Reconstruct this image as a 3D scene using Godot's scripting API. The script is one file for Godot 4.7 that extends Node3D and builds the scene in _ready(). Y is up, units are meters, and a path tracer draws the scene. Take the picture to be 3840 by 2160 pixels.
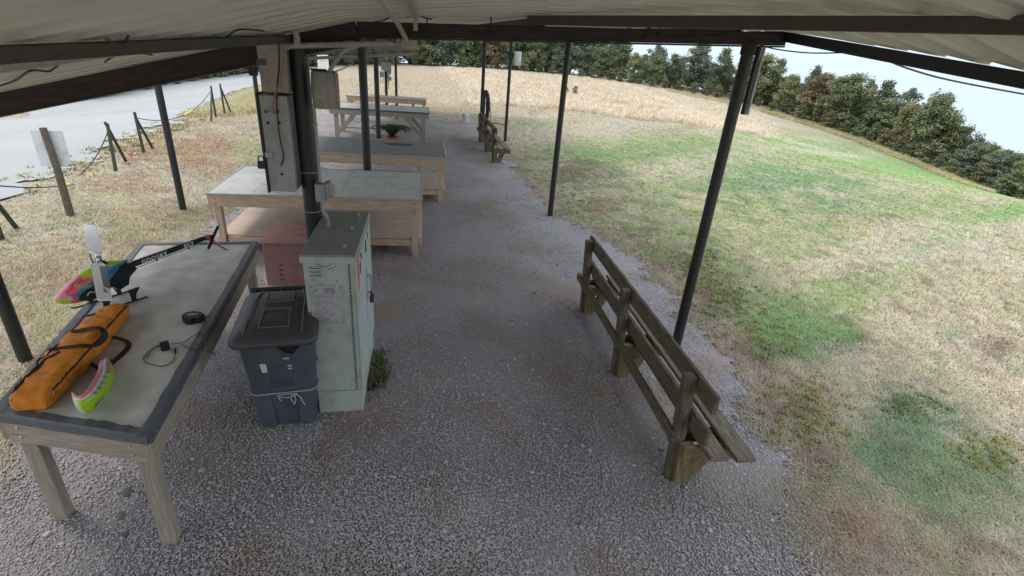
extends Node3D
# An open roofed shelter beside a mown field: workbenches, benches, a service cabinet and a model helicopter.
# Shelter frame: u runs across it (right), w along it (away); P(u, w, y) gives the world point.

const F := 1900.0            # focal length in photo pixels (3840 x 2160)
const PITCH := 25.0
const ROLL := 4.7
const EYE := Vector3(0, 3.0, 0)
const ORIGIN := Vector3(1.95, 0, -5.12)
const YAW := 11.0

var CR: Vector3
var CU: Vector3
var CF: Vector3
var U: Vector3
var W: Vector3
var yaw := deg_to_rad(YAW)
var rng := RandomNumberGenerator.new()
var n_patch := FastNoiseLite.new()
var n_fine := FastNoiseLite.new()
var n_mid := FastNoiseLite.new()
var names := {}
var M := {}
var T := {}
var patches := []
var patch_grid := {}
var tall_poly := PackedVector2Array()
var road_poly := PackedVector2Array()

# ---------------------------------------------------------------- geometry of the view
func ray(px: float, py: float) -> Vector3:
	return CF + CR * (px - 1920.0) / F - CU * (py - 1080.0) / F

func at(px: float, py: float, h := 0.0) -> Vector3:      # the point at height h seen at a photo pixel
	var d := ray(px, py)
	return EYE + d * ((h - EYE.y) / d.y)

func on_w(px: float, py: float, w: float) -> Vector3:    # the point of the upright plane w seen at a photo pixel
	var d := ray(px, py)
	return EYE + d * (((ORIGIN - EYE).dot(W) + w) / d.dot(W))

func on_ground(px: float, py: float) -> Vector3:
	var d := ray(px, py)
	var t := 1.0
	var q := EYE
	while t < 200.0:
		q = EYE + d * t
		if q.y < th(q.x, q.z):
			break
		t *= 1.04
	var lo := t / 1.04
	for i in 9:
		var mid := (lo + t) / 2
		q = EYE + d * mid
		if q.y < th(q.x, q.z):
			t = mid
		else:
			lo = mid
	return Vector3(q.x, th(q.x, q.z), q.z)

func P(u: float, w: float, y := 0.0) -> Vector3:
	return ORIGIN + U * u + W * w + Vector3(0, y, 0)

func uw(p: Vector3) -> Vector2:
	return Vector2((p - ORIGIN).dot(U), (p - ORIGIN).dot(W))

func th(x: float, z: float) -> float:                    # height of the ground: a low crest that falls away to both sides
	var s := maxf(absf(x) - 8.0, 0.0)
	s = s * s / (s + 3.0)
	var b: float
	if z > -46.0:
		b = 0.164 * clampf((-3.0 - z) / 29.0, 0.0, 1.0)
	else:
		b = maxf(0.164 - (-z - 46.0) * 0.0028, 0.03)
	return -b * s - 0.22 * maxf(Vector2(x, z).length() - 104.0, 0.0)

# ---------------------------------------------------------------- nodes
func numbered(called: String) -> String:
	if not names.has(called):
		names[called] = 0
		return called
	names[called] += 1
	return "%s_%03d" % [called, names[called]]

func thing(called: String, label: String, category: String, pos := Vector3.ZERO, turn := 0.0, group := "") -> Node3D:
	var o := Node3D.new()
	o.name = numbered(called)
	add_child(o)
	o.position = pos
	o.rotation.y = turn
	tag(o, label, category, group)
	return o

func tag(o: Node, label: String, category: String, group := "") -> void:
	o.set_meta("label", label)
	o.set_meta("category", category)
	if group:
		o.set_meta("group", group)

func part(parent: Node, called: String, mesh, m: Material) -> MeshInstance3D:
	var o := MeshInstance3D.new()
	if mesh is SurfaceTool:
		o.mesh = mesh.commit()
	else:
		o.mesh = mesh
	o.material_override = m
	o.name = numbered(called) if parent == self else called
	parent.add_child(o, true)
	return o

func stuff(called: String, label: String, category: String, mesh: Mesh, m: Material, xs: Array, cs: PackedColorArray) -> void:
	var mm := MultiMesh.new()
	mm.transform_format = MultiMesh.TRANSFORM_3D
	mm.use_colors = true
	mm.mesh = mesh
	mm.instance_count = xs.size()
	for i in xs.size():
		mm.set_instance_transform(i, xs[i])
		mm.set_instance_color(i, cs[i])
	var o := MultiMeshInstance3D.new()
	o.multimesh = mm
	o.material_override = m
	o.name = called
	add_child(o)
	tag(o, label, category)
	o.set_meta("kind", "stuff")

# ---------------------------------------------------------------- materials
func lin(r: float, g: float, b: float) -> Color:
	return Color(r, g, b).linear_to_srgb()

func noise_tex(sd: int, freq: float, lo: float, hi: float, size := 512, oct := 4, kind := FastNoiseLite.TYPE_SIMPLEX_SMOOTH) -> NoiseTexture2D:
	var n := FastNoiseLite.new()
	n.seed = sd
	n.frequency = freq
	n.noise_type = kind
	n.fractal_octaves = oct
	var t := NoiseTexture2D.new()
	t.width = size
	t.height = size
	t.seamless = true
	t.noise = n
	var g := Gradient.new()
	g.colors = PackedColorArray([Color(lo, lo, lo), Color(hi, hi, hi)])
	t.color_ramp = g
	return t

func ramp_tex(sd: int, freq: float, stops: PackedFloat32Array, cols: PackedColorArray, size := 512, oct := 4, kind := FastNoiseLite.TYPE_SIMPLEX_SMOOTH) -> NoiseTexture2D:
	var t := noise_tex(sd, freq, 0, 1, size, oct, kind)
	var g := Gradient.new()
	g.offsets = stops
	g.colors = cols
	t.color_ramp = g
	return t

func bump_tex(sd: int, freq: float, strength: float, size := 512, oct := 4, kind := FastNoiseLite.TYPE_SIMPLEX_SMOOTH) -> NoiseTexture2D:
	var n := FastNoiseLite.new()
	n.seed = sd
	n.frequency = freq
	n.noise_type = kind
	n.fractal_octaves = oct
	var t := NoiseTexture2D.new()
	t.width = size
	t.height = size
	t.seamless = true
	t.as_normal_map = true
	t.bump_strength = strength
	t.noise = n
	return t

func mat(c: Color, rough := 0.8, metal := 0.0, tex: Texture2D = null, scale := Vector3.ONE, tri := false, bump: Texture2D = null, bs := 0.5) -> StandardMaterial3D:
	var m := StandardMaterial3D.new()
	m.albedo_color = c
	m.roughness = rough
	m.metallic = metal
	if tex:
		m.albedo_texture = tex
	if bump:
		m.normal_enabled = true
		m.normal_texture = bump
		m.normal_scale = bs
	m.uv1_scale = scale
	m.uv1_triplanar = tri
	return m

func vmat(rough := 0.9, tex: Texture2D = null, scale := Vector3.ONE, bump: Texture2D = null, bs := 0.5) -> StandardMaterial3D:
	var m := mat(Color.WHITE, rough, 0.0, tex, scale, false, bump, bs)
	m.vertex_color_use_as_albedo = true
	return m

func make_materials() -> void:
	T.grain = noise_tex(1, 0.02, 0.45, 1.0, 512, 5)
	T.grain_hard = ramp_tex(2, 0.025, PackedFloat32Array([0.2, 0.45, 0.5, 0.8]), PackedColorArray([Color(0.62, 0.60, 0.57), Color(0.84, 0.82, 0.78), Color(0.76, 0.73, 0.69), Color(1, 0.985, 0.96)]), 512, 5)
	T.grain_bump = bump_tex(2, 0.025, 6.0, 512, 5)
	T.blotch = noise_tex(3, 0.008, 0.82, 1.0, 512, 5)
	T.speckle = noise_tex(4, 0.12, 0.6, 1.0, 512, 3)
	T.dirty = ramp_tex(5, 0.01, PackedFloat32Array([0.0, 0.32, 0.42, 1.0]), PackedColorArray([Color(0.88, 0.865, 0.84), Color(0.945, 0.94, 0.93), Color(0.975, 0.975, 0.97), Color(1, 1, 1)]), 512, 6)
	T.rust = ramp_tex(6, 0.014, PackedFloat32Array([0.0, 0.35, 0.55, 1.0]), PackedColorArray([Color(1.0, 0.75, 0.6), Color(0.9, 0.8, 0.78), Color(0.75, 0.75, 0.8), Color(0.5, 0.5, 0.52)]), 512, 5)
	T.soil = noise_tex(7, 0.09, 0.72, 1.0, 1024, 5)
	T.soil_bump = bump_tex(8, 0.12, 8.0, 1024, 4)
	T.pebble = noise_tex(9, 0.09, 0.76, 1.0, 1024, 2, FastNoiseLite.TYPE_CELLULAR)
	T.pebble_bump = bump_tex(9, 0.07, 9.0, 1024, 2, FastNoiseLite.TYPE_CELLULAR)
	T.cloth_bump = bump_tex(10, 0.012, 5.0, 512, 3)
	T.chips = ramp_tex(11, 0.045, PackedFloat32Array([0.0, 0.12, 0.135, 0.5, 1.0]), PackedColorArray([Color(0.62, 0.60, 0.58), Color(0.50, 0.48, 0.47), Color(0.155, 0.155, 0.165), Color(0.13, 0.13, 0.14), Color(0.17, 0.165, 0.165)]), 512, 4)
	T.grain_soft = noise_tex(12, 0.022, 0.76, 1.0, 512, 5)
	var wg := Vector3(0.35, 5.0, 1.0)
	M.bench = mat(lin(0.215, 0.18, 0.138), 0.92, 0, T.grain_hard, wg, false, T.grain_bump, 0.6)
	M.bench_top = mat(lin(0.27, 0.24, 0.20), 0.9, 0, T.grain_hard, wg, false, T.grain_bump, 0.6)
	M.bench_leg = mat(lin(0.30, 0.235, 0.13), 0.9, 0, T.grain_hard, wg, false, T.grain_bump, 0.5)
	M.raw = mat(lin(0.46, 0.385, 0.315), 0.88, 0, T.grain_soft, wg, false, T.grain_bump, 0.5)
	M.tan = mat(lin(0.66, 0.48, 0.345), 0.7, 0, T.blotch, Vector3(0.7, 3.0, 1), false, T.grain_bump, 0.2)
	M.tan_shelf = mat(lin(0.66, 0.51, 0.43), 0.75, 0, T.blotch, Vector3(0.3, 4.0, 1), false, T.grain_bump, 0.2)
	M.top_grey = mat(lin(0.58, 0.595, 0.615), 0.6, 0, T.dirty, Vector3(0.5, 0.5, 0.5), true, T.grain_bump, 0.08)
	M.top_plank = mat(lin(0.50, 0.505, 0.52), 0.7, 0, T.grain, Vector3(0.2, 4.0, 1), false, T.grain_bump, 0.15)
	M.carpet = mat(lin(0.74, 0.73, 0.71), 0.95, 0, T.blotch, Vector3(0.8, 0.8, 0.8), true, T.cloth_bump, 0.25)
	M.rubber = mat(lin(0.115, 0.125, 0.15), 0.5, 0, T.blotch, Vector3(2, 2, 2), true, T.cloth_bump, 0.6)
	M.strip = mat(lin(0.42, 0.43, 0.42), 0.55, 0, T.dirty, Vector3(2, 2, 2), true)
	M.beam = mat(lin(0.060, 0.043, 0.040), 0.75, 0, T.rust, Vector3(0.6, 2.5, 1), false, T.grain_bump, 0.3)
	M.purlin = mat(lin(0.085, 0.072, 0.062), 0.85, 0, T.dirty, Vector3(1.5, 3.0, 1), false, T.grain_bump, 0.5)
	M.post = mat(Color.WHITE, 0.45, 0.0, T.chips, Vector3(1.6, 1.6, 1.6), true)
	M.sheet = mat(lin(0.74, 0.70, 0.635), 0.45, 0.0, T.blotch, Vector3(0.5, 0.5, 0.5), true)
	M.board_grey = mat(lin(0.42, 0.385, 0.36), 0.7, 0, T.dirty, Vector3(1, 1, 1), true)
	M.box_grey = mat(lin(0.40, 0.415, 0.43), 0.5, 0.0, T.dirty, Vector3(1.1, 1.1, 1.1), true)
	M.box_beige = mat(lin(0.38, 0.335, 0.315), 0.55, 0.0, T.dirty, Vector3(1.3, 1.3, 1.3), true)
	M.pipe = mat(lin(0.47, 0.41, 0.375), 0.5, 0, T.blotch, Vector3(3, 3, 3), true)
	M.conduit = mat(lin(0.42, 0.43, 0.44), 0.4, 0, T.blotch, Vector3(3, 3, 3), true)
	M.black = mat(lin(0.012, 0.012, 0.013), 0.5)
	M.matte_black = mat(lin(0.016, 0.016, 0.018), 0.85)
	M.dark = mat(lin(0.03, 0.03, 0.034), 0.6)
	M.steel = mat(lin(0.55, 0.55, 0.56), 0.35, 0.9)
	M.brass = mat(lin(0.30, 0.25, 0.15), 0.45, 0.8)
	M.red_wire = mat(lin(0.42, 0.19, 0.16), 0.6)
	M.cabinet = mat(lin(0.47, 0.515, 0.475), 0.5, 0, T.dirty, Vector3(0.9, 0.9, 0.9), true)
	M.cabinet_door = mat(lin(0.50, 0.555, 0.555), 0.5, 0, T.dirty, Vector3(0.8, 0.8, 0.8), true)
	M.cabinet_top = mat(lin(0.31, 0.335, 0.325), 0.6, 0, T.dirty, Vector3(1.5, 1.5, 1.5), true)
	M.placard = mat(lin(0.52, 0.50, 0.52), 0.4, 0, T.blotch, Vector3(4, 4, 4), true)
	M.ink = mat(lin(0.13, 0.12, 0.14), 0.8)
	M.ink_soft = mat(lin(0.26, 0.25, 0.28), 0.8)
	M.graffiti = mat(lin(0.07, 0.10, 0.12), 0.8)
	M.orange_red = mat(lin(0.62, 0.085, 0.03), 0.6)
	M.yellow_mark = mat(lin(0.75, 0.45, 0.04), 0.6)
	M.chest = mat(lin(0.345, 0.18, 0.175), 0.75, 0, T.dirty, Vector3(1.2, 1.2, 1.2), true)
	M.chest_top = mat(lin(0.33, 0.175, 0.16), 0.8, 0, T.dirty, Vector3(1.2, 1.2, 1.2), true)
	M.bin = mat(lin(0.098, 0.115, 0.148), 0.55, 0, T.blotch, Vector3(1, 1, 1), true)
	M.bin_dark = mat(lin(0.045, 0.055, 0.085), 0.6)
	M.lid = mat(lin(0.075, 0.072, 0.079), 0.5, 0, T.blotch, Vector3(1.5, 1.5, 1.5), true)
	M.lid_rib = mat(lin(0.13, 0.125, 0.135), 0.5)  # paler than the lid: highlights along its ridges painted in
	M.liner = mat(lin(0.012, 0.012, 0.013), 0.25)
	M.white = mat(lin(0.72, 0.73, 0.74), 0.5)
	M.white_dirty = mat(lin(0.66, 0.67, 0.69), 0.6, 0, T.dirty, Vector3(1, 1, 1), true)
	M.rope = mat(lin(0.44, 0.43, 0.44), 0.9)
	M.orange = mat(lin(0.92, 0.30, 0.022), 0.75, 0, T.blotch, Vector3(3, 3, 3), true, T.cloth_bump, 0.8)
	M.strap = mat(lin(0.020, 0.018, 0.017), 0.85)
	M.blade = mat(lin(0.85, 0.86, 0.88), 0.3)
	M.carbon = mat(lin(0.018, 0.018, 0.02), 0.3)
	M.red = mat(lin(0.60, 0.035, 0.05), 0.4)
	M.pink = mat(lin(0.72, 0.10, 0.16), 0.4)
	M.paint = vmat(0.25)
	M.speaker = mat(lin(0.40, 0.37, 0.35), 0.6, 0, T.blotch, Vector3(3, 3, 3), true)
	M.speaker_grille = mat(lin(0.17, 0.155, 0.15), 0.8, 0, T.speckle, Vector3(6, 6, 6), true)
	M.stone = vmat(0.95)
	M.grass = vmat(0.95)
	M.leaf = vmat(0.8)
	M.leaf.backlight_enabled = true
	M.leaf.backlight = Color(0.10, 0.12, 0.04)
	M.bark = mat(lin(0.09, 0.075, 0.06), 0.95, 0, T.grain_hard, Vector3(1, 3, 1))
	M.fence_post = mat(lin(0.085, 0.105, 0.085), 0.9, 0, T.grain_hard, Vector3(1, 4, 1))
	M.old_post = mat(lin(0.21, 0.185, 0.145), 0.95, 0, T.grain_hard, Vector3(0.6, 6, 1), false, T.grain_bump, 0.8)
	M.cable = mat(lin(0.045, 0.043, 0.04), 0.7)
	M.pot = mat(lin(0.55, 0.085, 0.035), 0.6)
	M.blue = mat(lin(0.05, 0.12, 0.32), 0.6)
	M.far_fence = mat(lin(0.10, 0.145, 0.16), 0.6)
	M.yellow = mat(lin(0.62, 0.46, 0.12), 0.7)
	M.hose = mat(lin(0.045, 0.048, 0.05), 0.45)

# ---------------------------------------------------------------- shapes
func begin() -> SurfaceTool:
	var st := SurfaceTool.new()
	st.begin(Mesh.PRIMITIVE_TRIANGLES)
	return st

func tri(st: SurfaceTool, a: Vector3, b: Vector3, c: Vector3, n: Vector3, ua := Vector2.ZERO, ub := Vector2.ZERO, uc := Vector2.ZERO) -> void:
	if (b - a).cross(c - a).dot(n) > 0.0:
		var t := b
		b = c
		c = t
		var tu := ub
		ub = uc
		uc = tu
	st.set_normal(n)
	st.set_uv(ua)
	st.add_vertex(a)
	st.set_normal(n)
	st.set_uv(ub)
	st.add_vertex(b)
	st.set_normal(n)
	st.set_uv(uc)
	st.add_vertex(c)

func quad(st: SurfaceTool, p: Array, n: Vector3, uv: Array) -> void:
	tri(st, p[0], p[1], p[2], n, uv[0], uv[1], uv[2])
	tri(st, p[0], p[2], p[3], n, uv[0], uv[2], uv[3])

func box(st: SurfaceTool, size: Vector3, xf := Transform3D.IDENTITY, bevel := 0.004) -> void:   # box with chamfered edges; uv.x runs along its longest side
	var h := size * 0.5
	var bv := minf(bevel, minf(h.x, minf(h.y, h.z)) * 0.5)
	var long := size.max_axis_index()
	var off := Vector2(fmod(absf(xf.origin.x * 3.7 + xf.origin.z * 1.9), 7.0), fmod(absf(xf.origin.y * 5.3 + xf.origin.x * 2.1), 7.0))
	var corner := func(a: int, s: int, i: int, j: int) -> Vector3:
		var b := (a + 1) % 3
		var c := (a + 2) % 3
		var v := Vector3.ZERO
		v[a] = s * h[a]
		v[b] = i * (h[b] - bv)
		v[c] = j * (h[c] - bv)
		return v
	var uvof := func(a: int, v: Vector3) -> Vector2:
		var b := (a + 1) % 3
		var c := (a + 2) % 3
		if c == long or (b != long and size[c] > size[b]):
			var t := b
			b = c
			c = t
		return Vector2(v[b], v[c] + a * 0.37) + off
	for a in 3:
		for s in [-1, 1]:
			var q := []
			var uv := []
			for k in [[-1, -1], [1, -1], [1, 1], [-1, 1]]:
				var v: Vector3 = corner.call(a, s, k[0], k[1])
				q.append(xf * v)
				uv.append(uvof.call(a, v))
			var n := Vector3.ZERO
			n[a] = s
			quad(st, q, xf.basis * n, uv)
		var b := (a + 1) % 3
		for s in [-1, 1]:                       # edge between face a (sign s) and face b (sign t)
			for t in [-1, 1]:
				var n2 := Vector3.ZERO
				n2[a] = s
				n2[b] = t
				n2 = n2.normalized()
				var e := []
				var eu := []
				for v in [corner.call(a, s, t, -1), corner.call(a, s, t, 1), corner.call(b, t, 1, s), corner.call(b, t, -1, s)]:
					e.append(xf * v)
					eu.append(uvof.call(a, v))
				quad(st, e, xf.basis * n2, eu)
	for sx in [-1, 1]:
		for sy in [-1, 1]:
			for sz in [-1, 1]:
				var n3 := Vector3(sx, sy, sz).normalized()
				tri(st, xf * Vector3(sx * h.x, sy * (h.y - bv), sz * (h.z - bv)), xf * Vector3(sx * (h.x - bv), sy * h.y, sz * (h.z - bv)), xf * Vector3(sx * (h.x - bv), sy * (h.y - bv), sz * h.z), xf.basis * n3)

func boxat(size: Vector3, pos: Vector3, bevel := 0.004, rot := Vector3.ZERO) -> SurfaceTool:
	var st := begin()
	box(st, size, Transform3D(Basis.from_euler(rot), pos), bevel)
	return st

func stick(a: Vector3, b: Vector3, wide: float, deep: float, side := Vector3.RIGHT, bevel := 0.004) -> SurfaceTool:   # a plank from a to b
	var st := begin()
	stick_to(st, a, b, wide, deep, side, bevel)
	return st

func stick_to(st: SurfaceTool, a: Vector3, b: Vector3, wide: float, deep: float, side := Vector3.RIGHT, bevel := 0.004) -> void:
	var y := (b - a).normalized()
	var z := side.cross(y).normalized()
	var x := y.cross(z).normalized()
	box(st, Vector3(wide, a.distance_to(b), deep), Transform3D(Basis(x, y, z), (a + b) * 0.5), bevel)

func tube(pts: Array, r, sides := 8, closed := true) -> SurfaceTool:
	var st := begin()
	tube_to(st, pts, r, sides, closed)
	return st

func tube_to(st: SurfaceTool, pts: Array, r, sides := 8, closed := true) -> void:
	var rings := []
	var norms := []
	var side := Vector3.ZERO
	var run := 0.0
	var runs := []
	for i in pts.size():
		var d: Vector3
		if i == 0:
			d = pts[1] - pts[0]
		elif i == pts.size() - 1:
			d = pts[i] - pts[i - 1]
		else:
			d = (pts[i + 1] - pts[i]).normalized() + (pts[i] - pts[i - 1]).normalized()
		d = d.normalized()
		if side == Vector3.ZERO:
			side = d.cross(Vector3.UP if absf(d.y) < 0.9 else Vector3.RIGHT).normalized()
		side = (side - d * side.dot(d)).normalized()
		var up := d.cross(side)
		var ring := []
		var nr := []
		var rr: float = r[i] if r is Array else r
		for k in sides:
			var an := TAU * k / sides
			var n := side * cos(an) + up * sin(an)
			nr.append(n)
			ring.append(pts[i] + n * rr)
		if i > 0:
			run += (pts[i] as Vector3).distance_to(pts[i - 1])
		runs.append(run)
		rings.append(ring)
		norms.append(nr)
	for i in pts.size() - 1:
		for k in sides:
			var l := (k + 1) % sides
			var vs := [[i, k, k], [i, l, k + 1], [i + 1, l, k + 1], [i + 1, k, k]]
			for t in [[0, 2, 1], [0, 3, 2]]:
				for q in t:
					st.set_normal(norms[vs[q][0]][vs[q][1]])
					st.set_uv(Vector2(runs[vs[q][0]], float(vs[q][2]) / sides * 0.4))
					st.add_vertex(rings[vs[q][0]][vs[q][1]])
	if closed:
		for e in [0, pts.size() - 1]:
			var n: Vector3 = ((pts[0] as Vector3) - pts[1]).normalized() if e == 0 else ((pts[e] as Vector3) - pts[e - 1]).normalized()
			for k in range(1, sides - 1):
				tri(st, rings[e][0], rings[e][k], rings[e][k + 1], n)

func curve(pts: Array, steps := 5) -> Array:             # Catmull-Rom through the points
	var out := []
	for i in pts.size() - 1:
		var a: Vector3 = pts[maxi(i - 1, 0)]
		var b: Vector3 = pts[i]
		var c: Vector3 = pts[i + 1]
		var d: Vector3 = pts[mini(i + 2, pts.size() - 1)]
		for k in steps:
			out.append(b.cubic_interpolate(c, a, d, float(k) / steps))
	out.append(pts[-1])
	return out

func loft(rings: Array, cap0 := true, cap1 := true, cols = null, flat := false) -> SurfaceTool:    # smooth skin over rings of equal size
	var st := begin()
	var n: int = rings[0].size()
	var mids := []
	for r in rings:
		var c := Vector3.ZERO
		for v in r:
			c += v
		mids.append(c / n)
	st.set_smooth_group(-1 if flat else 0)
	for i in rings.size() - 1:
		for k in n:
			var l := (k + 1) % n
			for t in [[[i, k], [i, l], [i + 1, l]], [[i, k], [i + 1, l], [i + 1, k]]]:
				for q in t:
					if cols != null:
						st.set_color(cols[q[0]][q[1]])
					st.set_uv(Vector2(float(q[0]) / rings.size(), float(q[1]) / n))
					st.add_vertex(rings[q[0]][q[1]])
	for e in [[cap0, 0, true], [cap1, rings.size() - 1, false]]:
		if e[0]:
			st.set_smooth_group(-1)
			for k in n:
				var l := (k + 1) % n
				var vs := [mids[e[1]], rings[e[1]][l], rings[e[1]][k]] if e[2] else [mids[e[1]], rings[e[1]][k], rings[e[1]][l]]
				for v in vs:
					if cols != null:
						st.set_color(cols[e[1]][k])
					st.set_uv(Vector2.ZERO)
					st.add_vertex(v)
	st.index()
	st.generate_normals()
	return st

func rrect(hx: float, hz: float, r: float, y: float, per := 5, cx := 0.0, cz := 0.0) -> Array:   # rounded rectangle ring, clockwise from above
	var out := []
	for q in [[1, 1, 0.0], [-1, 1, 90.0], [-1, -1, 180.0], [1, -1, 270.0]]:
		for k in per:
			var a := deg_to_rad(q[2] + 90.0 * k / (per - 1))
			out.append(Vector3(cx + q[0] * (hx - r) + cos(a) * r, y, cz + q[1] * (hz - r) + sin(a) * r))
	return out

func lathe(profile: Array, sides := 20) -> SurfaceTool:
	var rings := []
	for p in profile:
		var r := []
		for k in sides:
			var a := TAU * k / sides
			r.append(Vector3(cos(a) * p.x, p.y, sin(a) * p.x))
		rings.append(r)
	return loft(rings)

func slab(outline: Array, thick: float, xf := Transform3D.IDENTITY) -> SurfaceTool:               # flat outline in x, y given a thickness along z
	var st := begin()
	var o2 := PackedVector2Array(outline)
	var idx := Geometry2D.triangulate_polygon(o2)
	for s in [-1, 1]:
		for i in range(0, idx.size(), 3):
			var v := []
			for k in 3:
				v.append(xf * Vector3(o2[idx[i + k]].x, o2[idx[i + k]].y, s * thick * 0.5))
			tri(st, v[0], v[1], v[2], xf.basis * Vector3(0, 0, s), o2[idx[i]], o2[idx[i + 1]], o2[idx[i + 2]])
	var sgn := 1.0 if Geometry2D.is_polygon_clockwise(o2) else -1.0
	for i in o2.size():
		var a := o2[i]
		var b := o2[(i + 1) % o2.size()]
		var d := (b - a).normalized()
		var n := Vector3(-d.y, d.x, 0) * sgn
		quad(st, [xf * Vector3(a.x, a.y, -thick / 2), xf * Vector3(b.x, b.y, -thick / 2), xf * Vector3(b.x, b.y, thick / 2), xf * Vector3(a.x, a.y, thick / 2)], xf.basis * n, [a, b, b, a])
	return st

func words(parent: Node, text: String, height: float, m: Material, xf: Transform3D, bold := true) -> MeshInstance3D:
	var f := SystemFont.new()
	f.font_names = PackedStringArray(["Droid Sans"])
	f.font_weight = 700 if bold else 400
	var t := TextMesh.new()
	t.text = text
	t.font = f
	t.font_size = 32
	t.pixel_size = height / 23.0
	t.depth = 0.0008
	t.curve_step = 2.0
	var o := part(parent, "lettering", t, m)
	o.transform = xf
	return o

# ---------------------------------------------------------------- start
func _ready() -> void:
	rng.seed = 20260821
	U = Vector3(cos(yaw), 0, -sin(yaw))
	W = Vector3(-sin(yaw), 0, -cos(yaw))
	var p := deg_to_rad(PITCH)
	var r := deg_to_rad(ROLL)
	CF = Vector3(0, -sin(p), -cos(p))
	var up0 := Vector3(0, cos(p), -sin(p))
	CR = Vector3.RIGHT * cos(r) + up0 * sin(r)
	CU = up0 * cos(r) - Vector3.RIGHT * sin(r)
	var cam := Camera3D.new()
	cam.name = "camera"
	cam.transform = Transform3D(Basis(CR, CU, -CF), EYE)
	cam.fov = rad_to_deg(2.0 * atan(1080.0 / F))
	cam.near = 0.05
	cam.far = 1200.0
	add_child(cam)
	cam.current = true
	var env := Environment.new()
	var sky := Sky.new()
	var sm := ProceduralSkyMaterial.new()
	# thin overcast: about twice as bright overhead as along the horizon
	sm.sky_energy_multiplier = 1.5
	sm.ground_energy_multiplier = 1.5
	sm.sky_top_color = Color(0.83, 0.855, 0.885)
	sm.sky_horizon_color = Color(0.566, 0.612, 0.642)
	sm.sky_curve = 0.5
	sm.ground_bottom_color = Color(0.566, 0.612, 0.642)
	sm.ground_horizon_color = Color(0.566, 0.612, 0.642)
	sm.sun_angle_max = 1.0
	sky.sky_material = sm
	env.background_mode = Environment.BG_SKY
	env.sky = sky
	env.tonemap_mode = Environment.TONE_MAPPER_LINEAR
	env.tonemap_exposure = 1.2
	env.sdfgi_enabled = true
	env.ssao_enabled = true
	env.ssil_enabled = true
	var we := WorldEnvironment.new()
	we.name = "world"
	we.environment = env
	add_child(we)
	var sun := DirectionalLight3D.new()
	sun.name = "sun"
	sun.light_energy = 0.5
	sun.light_angular_distance = 12.0
	sun.light_color = Color(1.0, 0.955, 0.88)
	sun.shadow_enabled = true
	add_child(sun)
	sun.look_at_from_position(Vector3(-0.62, 0.80, -0.25), Vector3.ZERO)
	make_materials()
	n_patch.seed = 5
	n_patch.frequency = 0.16
	n_patch.fractal_octaves = 4
	n_mid.seed = 17
	n_mid.frequency = 0.9
	n_mid.fractal_octaves = 3
	n_fine.seed = 29
	n_fine.frequency = 4.0
	n_fine.fractal_octaves = 2
	plan_ground()
	build_ground()
	build_shelter()
	build_trees()
	build_tables()
	build_benches()
	build_cabinet()
	build_bin()
	build_chest()
	build_post_gear()
	build_helicopter()
	build_table_things()
	build_far_things()
	build_left_things()
	build_wires()
	build_grass()

# ---------------------------------------------------------------- ground
const TAN := Color(0.55, 0.475, 0.36)
const STRAW := Color(0.60, 0.53, 0.43)
const GREEN := Color(0.31, 0.36, 0.195)
const BLUEGREEN := Color(0.255, 0.345, 0.205)
const BRIGHT := Color(0.27, 0.42, 0.16)
const OLIVE := Color(0.445, 0.455, 0.25)
const DIRT := Color(0.48, 0.375, 0.30)
const BROWN := Color(0.22, 0.15, 0.115)
const RUSSET := Color(0.44, 0.295, 0.20)

func lookup(tab: Array, x: float) -> float:
	if x <= tab[0][0]:
		return tab[0][1]
	for i in range(1, tab.size()):
		if x <= tab[i][0]:
			return lerpf(tab[i - 1][1], tab[i][1], (x - tab[i - 1][0]) / (tab[i][0] - tab[i - 1][0]))
	return tab[-1][1]

var pad_right := [[-9, -0.5], [-2.8, -0.38], [-1.9, -0.04], [-0.96, 0.26], [0.16, 0.49], [2.5, 0.57], [4.0, 0.45], [5.0, -0.30], [8.6, -0.35], [16, -0.25], [18.5, -0.6]]
var pad_left := [[-9, -5.6], [-1.4, -5.87], [4.6, -6.4], [8.2, -6.55], [15.4, -7.2], [19, -7.0]]

func pad(x: float, z: float) -> float:                   # metres inside the gravel pad (negative outside)
	var q := uw(Vector3(x, 0, z))
	var d := minf(lookup(pad_right, q.y) - q.x, q.x - lookup(pad_left, q.y))
	d = minf(d, minf(19.3 - q.y, q.y + 9.0))
	return d + n_mid.get_noise_2d(x, z) * 0.28 + n_fine.get_noise_2d(x, z) * 0.12

func patch(px: float, py: float, rx: float, ry: float, c: Color, s := 0.9) -> void:
	var o := on_ground(px, py)
	var a := on_ground(px + rx, py) - o
	var b := on_ground(px, py + ry) - o
	var det := a.x * b.z - a.z * b.x
	var q := [o, a, b, det, c, s, maxf(a.length(), b.length()) * 1.5]
	patches.append(q)
	for i in range(floori((o.x - q[6]) / 4.0), floori((o.x + q[6]) / 4.0) + 1):
		for j in range(floori((o.z - q[6]) / 4.0), floori((o.z + q[6]) / 4.0) + 1):
			var key := Vector2i(i, j)
			if not patch_grid.has(key):
				patch_grid[key] = []
			patch_grid[key].append(q)

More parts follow.
